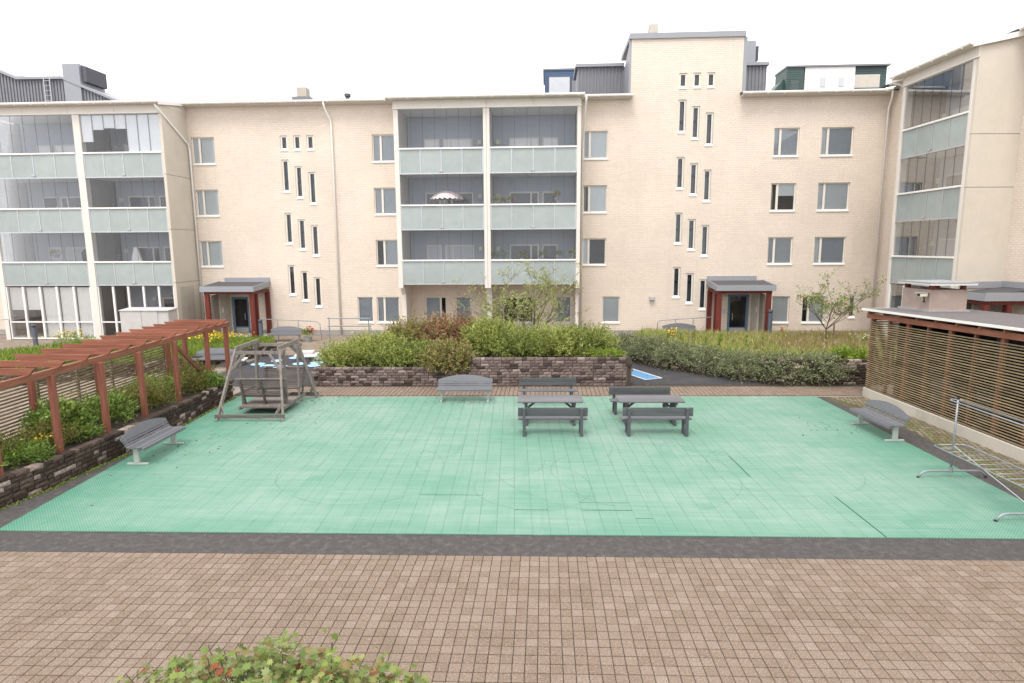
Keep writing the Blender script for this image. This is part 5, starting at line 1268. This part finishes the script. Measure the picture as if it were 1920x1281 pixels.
# coats and cloth hung on the left stack
ct = tag(obj('hanging_coat', MB().prism([(-0.22, 0), (-0.28, 0.75), (-0.10, 0.95), (0.10, 0.95), (0.28, 0.75), (0.22, 0)], -0.06, 0.06, 1), M['black'], None, (-26.6, D - 1.7, 4.25), bevel=0.03), 'black coat hung at the first floor balcony of the left stack', 'coat')
ct = tag(obj('hanging_cloth', MB().prism([(-0.34, 0), (-0.10, 0.85), (-0.02, 0.98), (0.06, 0.98), (0.12, 0.85), (0.36, 0)], -0.05, 0.05, 1), M['fabric_white'], None, (-24.0, D - 1.2, 4.3), bevel=0.03), 'white cloth hung to dry on the first floor balcony of the left stack', 'cloth')
# flower pot on the pavement
fp = thing('flower_pot', 'grey pot of red and yellow flowers beside the bench at the left porch', 'flower pot', (-13.35, 33.75, 0))
obj('pot', MB().lathe([(0.17, 0), (0.23, 0.28), (0.24, 0.30), (0.0, 0.29)], 0, 0, 14), M['pot'], fp)
V = bush_leaves(0.32, 0.28, 0.4, 60, 6, 0.09, 0.045, 0.15); V[:, :, 2] += 0.28; link('leaves', npmesh('leaves', V, M['leaf_broad']), fp)
for mt, dx, dz in (('redfl', 0.15, 0.3), ('redfl', 0.3, 0.12), ('yelfl', -0.3, 0.0), ('orfl', -0.2, 0.08), ('redfl', 0.05, 0.35)):
    for _, V in flowers([mt], 0.16, 0.14, 0.16, 30):
        V[:, :, 2] += 0.36 + dz; V[:, :, 0] += dx; link('blossom', npmesh('blossom', V, M[mt]), fp)

# ------------------------------------------------------------------ central shrubs
SP = dict(ns=1000, nl=13, ln=0.115, wd=0.038, L=0.52, upw=0.75, out=0.65, zlow=-0.6, lump=0.40)
gS = 'shrubs of the central planter'
for (x, y, z, rx, ry, h, mt, lb) in (
    (-8.0, 23.75, .55, 0.85, .8, 0.95, 'leaf_spirea', 'feathery yellow-green shrub at the left end of the central planter'),
    (-6.9, 24.4, .55, 1.25, 1.0, 1.30, 'leaf_spirea', 'feathery green shrub over the lower wall, right of the end shrub'),
    (-5.7, 23.9, .55, 1.10, .8, 1.0, 'leaf_spirea2', 'dark green shrub above the middle of the lower planter wall'),
    (-5.6, 25.6, .58, 1.25, .9, 1.75, 'leaf_bronze', 'red-tinged shrub at the top left of the shrub mass'),
    (-4.0, 25.2, .58, 1.35, .9, 1.95, 'leaf_red', 'rust coloured shrub, tallest of the red ones in the central planter'),
    (-4.5, 23.9, .55, 0.90, .7, 0.85, 'leaf_spirea2', 'olive green shrub in front of the rust coloured one'),
    (-3.7, 23.0, .50, 0.90, .55, 1.35, 'leaf_bronze', 'bronze shrub spilling over the wall behind the arched bench'),
    (-2.2, 24.7, .90, 1.25, 1.0, 1.55, 'leaf_spirea', 'tall yellow-green shrub left of the sparse tree'),
    (-1.0, 23.95, .90, 1.1, .75, 1.15, 'leaf_spirea2', 'green shrub above the left half of the taller planter wall'),
    (0.35, 24.3, .90, 1.15, .85, 1.25, 'leaf_spirea', 'yellow-green shrub right below the sparse tree'),
    (1.35, 24.9, .90, 1.0, .8, 1.15, 'leaf_spirea2', 'dark green shrub near the right end of the central planter'),
    (2.05, 25.6, .85, 0.75, .7, 1.05, 'leaf_spirea', 'outermost shrub at the right end of the central planter')):
    kw = dict(SP); h = max(.55, h - (.30 if mt == 'leaf_red' else .40))
    if mt in ('leaf_red', 'leaf_bronze'): kw.update(ln=0.13, wd=0.055, nl=10, L=0.45)
    kw['ns'] = int(760 * rx * (h + .1))
    bush('shrub', lb, 'shrub', (x, y, z), rx, ry, h, M[mt], gS, **kw)
bush('ground_cover_plant', 'low bright green plants at the right corner of the central planter', 'plant', (2.35, 23.75, .93), 0.85, 0.55, 0.26, M['leaf_bright'], None, ns=260, nl=7, ln=0.07, wd=0.03, L=0.16)

# ------------------------------------------------------------------ sparse trees
def tree(name, label, loc, h, spread, nstem, leafm, nleaf, ln, wd, seed, upright=0.7, trunk_h=0.0, r0=0.05):
    rr = random.Random(seed); mb = MB(); tips = []
    def grow(p, d, L, r, lv):
        pts = [p]; q = p
        nseg = 4
        for i in range(nseg):
            d = (d + Vector((rr.gauss(0, .13), rr.gauss(0, .13), rr.gauss(0.04, .08)))).normalized(); q = q + d * (L / nseg); pts.append(q)
            if lv >= 1: tips.append((q, d))
        mb.tube(pts, r, 5, r * 0.5)
        if lv < 3:
            for k in range(4 if lv else 5):
                i = rr.randint(1, nseg); a = rr.uniform(0, 6.28); sp = rr.uniform(0.5, 0.95)
                side = Vector((math.cos(a), math.sin(a), rr.uniform(-0.1, 0.5)))
                grow(pts[i], (d * (1 - sp * 0.5) + side * sp).normalized(), L * rr.uniform(0.42, 0.62), r * 0.5, lv + 1)
    root = Vector((0, 0, 0)); base = root
    if trunk_h: mb.tube([(0, 0, -0.1), (0.02, 0, trunk_h * 0.5), (0.0, 0.01, trunk_h)], r0 * 1.25, 7, r0); base = Vector((0, 0.01, trunk_h - 0.02))
    for s in range(nstem):
        a = 6.28 * s / nstem + rr.uniform(-.4, .4); d = Vector((math.cos(a) * spread, math.sin(a) * spread, upright + rr.uniform(0, .25))).normalized()
        grow(base, d, h * rr.uniform(0.48, 0.66), r0 * (0.7 if trunk_h else 0.8), 0)
    t = thing(name, label, 'tree', loc)
    obj('trunk', mb, M['bark'], t)
    P0 = np.array([tuple(a) for a, _ in tips]); D0 = np.array([tuple(b) for _, b in tips])
    ix = rs.randint(0, len(P0), nleaf); P = P0[ix] + rs.normal(size=(nleaf, 3)) * 0.035; ax = nrm(D0[ix] * 0.5 + rs.normal(size=(nleaf, 3)) * 0.8)
    link('crown', npmesh('crown', leaves(P, ax, ln, wd), leafm), t)
    return t, P0
tree('sparse_tree', 'sparse many-stemmed young tree with pale leaves in the central planter', (-0.75, 26.6, 0.85), 4.3, 0.60, 8, M['leaf_tree'], 4400, 0.10, 0.05, 5, 0.85, 0.0, 0.035)
tr_, tp_ = tree('apple_tree', 'small young fruit tree in the flowering bed near the shed', (13.3, 29.9, 0.42), 3.5, 0.90, 6, M['leaf_apple'], 1500, 0.11, 0.06, 9, 0.78, 0.85, 0.032)
fm = MB()
for k in range(16):
    p = tp_[rs.randint(len(tp_))]; fm.lathe([(0.012, p[2] - 0.03), (0.04, p[2]), (0.012, p[2] + 0.03)], p[0], p[1], 6)
obj('fruit', fm, M['redfl'], tr_)['kind'] = 'stuff'
tag(obj('tree_stake', MB().tube([(0, 0, 0), (0.04, 0, 1.15)], 0.035, 7), M['fslat'], None, (13.62, 29.9, 0.40)), 'short wooden stake beside the young fruit tree', 'stake')

# ------------------------------------------------------------------ right bed: hedge and meadow
gH = 'grey-green hedge shrubs along the right planter'
hl = ['leftmost grey-green hedge shrub, at the far corner of the right planter', 'second grey-green hedge shrub from the far corner', 'third grey-green hedge shrub, above the black asphalt', 'fourth grey-green hedge shrub, above the end of the asphalt', 'fifth grey-green hedge shrub, trailing at the wall corner', 'sixth grey-green hedge shrub, trailing over the front wall', 'silvery hedge shrub nearest the shed, hanging over the dark wall']
for k, (x, y, z, rx, ry, h) in enumerate(((3.75, 29.3, .30, .85, .8, 0.66), (4.7, 27.9, .30, .95, .8, 0.68), (5.7, 26.6, .28, 1.0, .8, .62), (6.8, 25.6, .28, 1.0, .75, .58), (7.8, 24.45, .25, .95, .75, .68), (8.9, 23.85, .22, 1.0, .72, .74), (10.3, 23.65, .28, .95, .65, .72))):
    bush('hedge_shrub', hl[k], 'hedge', (x, y, z), rx, ry, h, M['leaf_grey'], gH, ns=int(640 * rx), nl=11, ln=0.085, wd=0.036, L=0.50, upw=0.22, out=0.8, droop=0.45, zlow=-0.55)
bush('green_shrub', 'bright green shrub in the corner of the bed beside the shed', 'shrub', (11.7, 24.3, .42), .75, .6, .75, M['leaf_bright'], None, ns=420, nl=9, ln=0.10, wd=0.045, L=0.3)
def blades(n, sampler, hmin, hmax, w, lean=0.3):
    P = sampler(n); n = len(P); h = rs.uniform(hmin, hmax, n)
    a = rs.uniform(0, 6.28, n); s = np.stack([np.cos(a), np.sin(a), np.zeros(n)], 1) * (w * rs.uniform(.6, 1.3, n))[:, None]
    tip = P + np.stack([rs.normal(0, lean, n) * h, rs.normal(0, lean, n) * h, h], 1); mid = P + (tip - P) * 0.55 + s * 0.3
    return np.stack([P - s * .5, mid - s * .5, tip, mid + s * .5 + s * .2], 1)
def inpoly(P, poly):
    x, y = P[:, 0], P[:, 1]; r = np.zeros(len(P), bool); j = len(poly) - 1
    for i in range(len(poly)):
        xi, yi = poly[i]; xj, yj = poly[j]
        c = ((yi > y) != (yj > y)) & (x < (xj - xi) * (y - yi) / (yj - yi + 1e-12) + xi); r ^= c; j = i
    return r
def sampler(poly, z):
    a = np.array(poly); lo, hi = a.min(0), a.max(0)
    def f(n):
        P = rs.uniform(lo, hi, (int(n * 2.2), 2)); P = P[inpoly(P, poly)][:n]
        return np.concatenate([P, np.full((len(P), 1), z)], 1)
    return f
mead = [(4.6, 29.3), (5.6, 27.6), (7.2, 26.2), (9.0, 24.6), (12.0, 24.2), (14.6, 24.4), (17.0, 32.6), (4.6, 32.5)]
def stuff(name, V, mat):
    o = link(name, npmesh(name, V, mat)); o['kind'] = 'stuff'; return o
stuff('meadow_grass', np.concatenate([blades(15000, sampler(mead, .41), .2, .6, .022), blades(6000, sampler(mead, .41), .2, .4, .05, .5)]), M['grass'])
stuff('meadow_herbs', np.concatenate([blades(9000, sampler([(4.6, 29.3), (5.6, 27.6), (7.2, 26.2), (9.4, 24.6), (10.5, 30), (5, 32.5)], .41), .3, .75, .05, .35), blades(6000, sampler([(9, 24.5), (14.6, 24.4), (15.5, 27), (9.5, 26.5)], .41), .25, .6, .06, .5)]), M['leaf_mead'])
stuff('seed_grass', blades(3800, sampler([(8.5, 26.2), (15.2, 26.2), (17.0, 32.4), (8.5, 31.5)], .41), .35, .72, .03, .2), M['seedgrass'])
Pm = sampler([(4.8, 28.4), (9.5, 25.2), (13, 25.5), (13, 29), (6, 31)], .82)(1500)
stuff('meadow_seed_heads', leaves(Pm + rs.normal(size=Pm.shape) * np.array([.05, .05, .15]), nrm(rs.normal(size=Pm.shape) * .35 + np.array([0, 0, 1.0])), 0.14, 0.05), M['seedgrass'])
# tall flower spikes in the meadow
for k, (x, y) in enumerate(((6.5, 27.6), (7.0, 27.3), (7.6, 27.2), (8.1, 27.0), (8.6, 26.8), (6.1, 28.2), (9.2, 26.6), (7.4, 26.6), (5.6, 28.6), (8.9, 27.6), (6.8, 28.6), (7.9, 28.0))):
    h = random.uniform(.8, 1.1); n = 110
    t = thing('flower_spike', 'tall yellow-green flower spike rising from the meadow behind the hedge', 'plant', (x, y, .42), 0, 'flower spikes in the right bed')
    obj('stem', MB().tube([(0, 0, 0), (0.02, 0, h)], 0.01, 5), M['twig'], t)
    zz = rs.uniform(.15, 1, n) * h; P = np.stack([rs.normal(0, .03, n), rs.normal(0, .03, n), zz], 1)
    link('leaves', npmesh('leaves', leaves(P, nrm(rs.normal(size=(n, 3)) + np.array([0, 0, .5])), .09, .035), M['leaf_bright'] if k % 3 else M['leaf_tree']), t)
def flower_clump(name, label, loc, mats, r, h, n=60, leaf='leaf_broad', size=0.08):
    t = thing(name, label, 'plant', loc)
    link('leaves', npmesh('leaves', bush_leaves(r, r, h, int(120 * max(r, .3)), 8, .09, .04, .25), M[leaf]), t)
    for mt in mats:
        P = np.stack([rs.normal(0, r * .5, n), rs.normal(0, r * .5, n), h * rs.uniform(.75, 1.12, n)], 1)
        link('blossom', npmesh('blossom', leaves(P, nrm(rs.normal(size=(n, 3)) + np.array([0, 0, .6])), size, size * .8), M[mt]), t)
    return t
flower_clump('yellow_flowers', 'clump of bright yellow flowers before the half hidden bench', (6.0, 29.4, .42), ('yelfl',), .30, .85, 34, 'leaf_grey', .10)
flower_clump('red_flowers', 'two small red blooms in the meadow right of the porch', (11.6, 30.6, .42), ('redfl',), .18, .8, 8, 'grass', .12)
flower_clump('white_flowers', 'white flowers in the meadow under the fruit tree', (15.0, 29.6, .42), ('whitefl',), .7, .55, 60, 'grass', .08)

# ------------------------------------------------------------------ left bed plants
gL = 'plants in the bed under the pergola'
for (x, y, rx, h, mt, kw, lb) in (
    (-11.75, 11.35, .55, .60, 'leaf_broad', dict(ns=260, nl=7, ln=.10, wd=.055, L=.25), 'broad-leaved green plant at the left picture edge of the bed'),
    (-12.3, 12.3, .70, .75, 'leaf_fern', dict(ns=520, nl=12, ln=.05, wd=.022, L=.35), 'olive feathery plant with yellow flowers left of the nearest pergola post'),
    (-11.5, 12.55, .48, .45, 'leaf_broad', dict(ns=260, nl=7, ln=.075, wd=.045, L=.2), 'dark leafy plant at the foot of the nearest pergola post'),
    (-11.85, 13.6, .60, .62, 'leaf_fern', dict(ns=420, nl=11, ln=.055, wd=.024, L=.3), 'olive bushy plant between the first two visible pergola posts'),
    (-12.2, 14.35, .62, 1.0, 'leaf_broad', dict(ns=340, nl=8, ln=.12, wd=.065, L=.32, upw=1.0), 'tall broad-leaved green plant beside the second pergola post'),
    (-11.6, 14.25, .45, .42, 'leaf_broad', dict(ns=240, nl=7, ln=.075, wd=.045, L=.2), 'low light green plant beside the wall near the second post'),
    (-11.85, 15.6, .62, .80, 'leaf_broad', dict(ns=340, nl=8, ln=.10, wd=.045, L=.35), 'leafy plant with pointed leaves behind the arched bench'),
    (-12.2, 16.6, .65, .70, 'leaf_fern', dict(ns=480, nl=11, ln=.06, wd=.025, L=.35), 'fine leaved olive shrub before the slatted fence at the third post'),
    (-11.75, 17.3, .60, .60, 'leaf_fern', dict(ns=480, nl=11, ln=.06, wd=.025, L=.32), 'low olive shrub between the third and fourth pergola posts'),
    (-12.3, 18.3, .75, .75, 'leaf_spirea2', dict(ns=560, nl=11, ln=.065, wd=.028, L=.35), 'green shrub against the fence beyond the fourth post'),
    (-11.85, 19.3, .70, .65, 'leaf_fern', dict(ns=560, nl=11, ln=.06, wd=.026, L=.33), 'olive shrub beside the diagonal pergola brace'),
    (-11.45, 19.9, .50, .50, 'leaf_broad', dict(ns=300, nl=8, ln=.08, wd=.04, L=.25), 'dark leafy plant trailing over the wall near the swing'),
    (-12.3, 20.4, .70, .85, 'leaf_fern', dict(ns=560, nl=11, ln=.06, wd=.026, L=.36), 'reddish olive shrub at the far end of the pergola')):
    bush('bed_plant', lb, 'plant', (x, y, .48), rx, rx * .95, h * .85, M[mt], gL, **kw)
for k, (x, y, z, lb) in enumerate(((-12.25, 12.1, .65, 'scattered yellow blooms by the nearest pergola post'), (-11.62, 13.05, .45, 'few yellow blooms right beside the first post foot'), (-12.3, 14.6, .95, 'orange yellow blooms at the second post'), (-11.5, 19.75, .45, 'yellow blooms near the swing end of the bed'))):
    flower_clump('yellow_flowers', lb, (x, y, .48), ('yelfl',), .28, z, 22, 'leaf_fern', .07)
# grass and flowers of the bed behind the fence
gb = [(-24, 20.5), (-20.2, 22.6), (-17.2, 24.4), (-15.3, 26.5), (-14.3, 28.1), (-13.6, 29.8), (-14.3, 31.5), (-22, 31.5), (-27, 25)]
stuff('bed_grass', blades(22000, sampler(gb, .43), .12, .38, .03, .45), M['grassgreen'])
flower_clump('yellow_flowers', 'yellow flowering mass beyond the last pergola bay', (-16.3, 29.6, .43), ('yelfl',), 1.0, .55, 260, 'leaf_bright', .09)
flower_clump('yellow_flowers', 'yellow wild flowers before the curtained terrace', (-23.0, 28.5, .43), ('yelfl',), .9, .8, 90, 'leaf_bright', .08)
# green growth in joints
def strip(name, pts, n, w, h, mat):
    out = []
    for (p, q) in zip(pts, pts[1:]):
        t = rs.uniform(0, 1, n); P = np.outer(1 - t, p) + np.outer(t, q); P = P + rs.normal(0, w, P.shape)
        keep = (np.sin(t * 37) + np.sin(t * 91 + 2) + rs.normal(0, .6, n)) > -0.9
        P = P[keep]; out.append(np.concatenate([P, np.full((len(P), 1), .006)], 1))
    P = np.concatenate(out); ax = nrm(rs.normal(size=P.shape) + np.array([0, 0, .7])); return stuff(name, leaves(P, ax, h, h * .5), mat)
strip('joint_weeds', [(-11.10, 10.3), (-10.82, 12.4), (-10.70, 14.8), (-10.80, 18.2), (-10.96, 20.9)], 420, .035, .055, M['leaf_bright'])
strip('joint_moss', [(-10.9, 20.85), (9.4, 21.52)], 1500, .05, .03, M['litter'])
strip('joint_moss', [(-8.8, 22.58), (8.9, 23.30), (12, 23.40)], 600, .05, .035, M['leaf_fern'])
strip('joint_weeds', [(10.4, 13.2), (10.6, 17.5), (10.6, 20.5)], 500, .16, .05, M['leaf_bright'])
P = np.concatenate([rs.normal((-8.3, 18.2, .03), (.8, .9, 0), (90, 3)), rs.normal((-9.3, 14.9, .03), (.5, 1.0, 0), (60, 3)), rs.normal((-2.6, 20.2, .03), (.6, .15, 0), (50, 3)), rs.normal((8.0, 17.8, .03), (.5, .4, 0), (40, 3)), rs.normal((-7.8, 20.4, .03), (.5, .3, 0), (60, 3))])
stuff('leaf_litter', leaves(P, nrm(rs.normal(size=P.shape) * np.array([1, 1, .15])), .06, .03), M['litter'])
P = np.concatenate([rs.uniform((-12.5, 22.8, .011), (8, 26, .011), (240, 3))]); P = P[(P[:, 0] > 3.4) | (P[:, 0] < -9.0)]
stuff('leaf_litter', leaves(P, nrm(rs.normal(size=P.shape) * np.array([1, 1, .15])), .09, .05), M['leaf_fern'])

# ------------------------------------------------------------------ foreground shrub with lobed leaves
def lobed(P, nrm_, size):
    """five-lobed flat leaves, each one polygon"""
    n = len(P); a = nrm(np.cross(nrm_, rs.normal(size=(n, 3)))); b = np.cross(nrm_, a)
    sh_ = [(-0.03, -0.5), (0.05, -0.2), (0.30, -0.30), (0.26, -0.08), (0.52, 0.05), (0.28, 0.14), (0.36, 0.38), (0.14, 0.30), (0.0, 0.62), (-0.14, 0.30), (-0.36, 0.38), (-0.28, 0.14), (-0.52, 0.05), (-0.26, -0.08), (-0.30, -0.30), (-0.05, -0.2)]
    s = (size * rs.uniform(.65, 1.3, n))[:, None]
    return np.stack([P + a * (x * s) + b * (y * s) + nrm_ * (-abs(x) * 0.22 * s) for x, y in sh_], 1)
fb = thing('lobed_leaf_shrub', 'green shrub with lobed leaves and red tips at the bottom edge, nearest the camera', 'shrub', (-2.62, 5.15, 0))
n = 6500
d = nrm(rs.normal(size=(n * 2, 3))); d = d[d[:, 2] > -.2][:n]; rad = rs.uniform(.35, 1, len(d)) ** .5
az_ = np.arctan2(d[:, 1], d[:, 0]); rad = rad * (1 + .10 * np.sin(4 * az_ + 1) + .07 * np.sin(9 * az_))
P = d * rad[:, None] * np.array([1.80, .85, .98]); P[:, 2] += .38; P[:, 0] *= 1.02
nv = nrm(d * .6 + np.array([0, -.25, .75]) + rs.normal(size=d.shape) * .35)
top = P[:, 2] > 0.95
link('foliage', npmesh('foliage', lobed(P, nv, .088), M['leaf_maple']), fb)
# upright shoots
sp_ = []; stm = MB()
for (x, y, z) in ((-.62, .1, 1.33), (-.1, .2, 1.29), (.28, .15, 1.31), (.55, .25, 1.43), (1.05, .2, 1.27), (1.35, .1, 1.15), (-1.0, .2, 1.15), (.9, .0, 1.23), (-.35, .2, 1.27)):
    stm.tube([(x * .9, y, .6), (x, y, z - .02)], .006, 5)
    k = 9; q = np.array([(x, y, z)]) + rs.normal(size=(k, 3)) * np.array([.06, .05, .07]); sp_.append(q)
sp_ = np.concatenate(sp_); link('young_shoots', npmesh('young_shoots', lobed(sp_, nrm(rs.normal(size=sp_.shape) * .5 + np.array([0, -.3, .8])), .085), M['leaf_maple']), fb)['kind'] = 'stuff'
q = P[top][:120]; link('red_leaves', npmesh('red_leaves', lobed(q[:45] + np.array([0, 0, .03]), nv[top][:45], .085), M['leaf_redtip']), fb)
for k in range(26):
    a = random.uniform(0, 6.28); rr_ = random.uniform(.3, .9); stm.tube([(0.5 * math.cos(a) * rr_, .2 * math.sin(a), 0), (1.1 * math.cos(a) * rr_, .5 * math.sin(a) * rr_, .6), (1.6 * math.cos(a) * rr_, .75 * math.sin(a) * rr_, 1.15)], .011, 5, .005)
obj('stems', stm, M['twig'], fb)
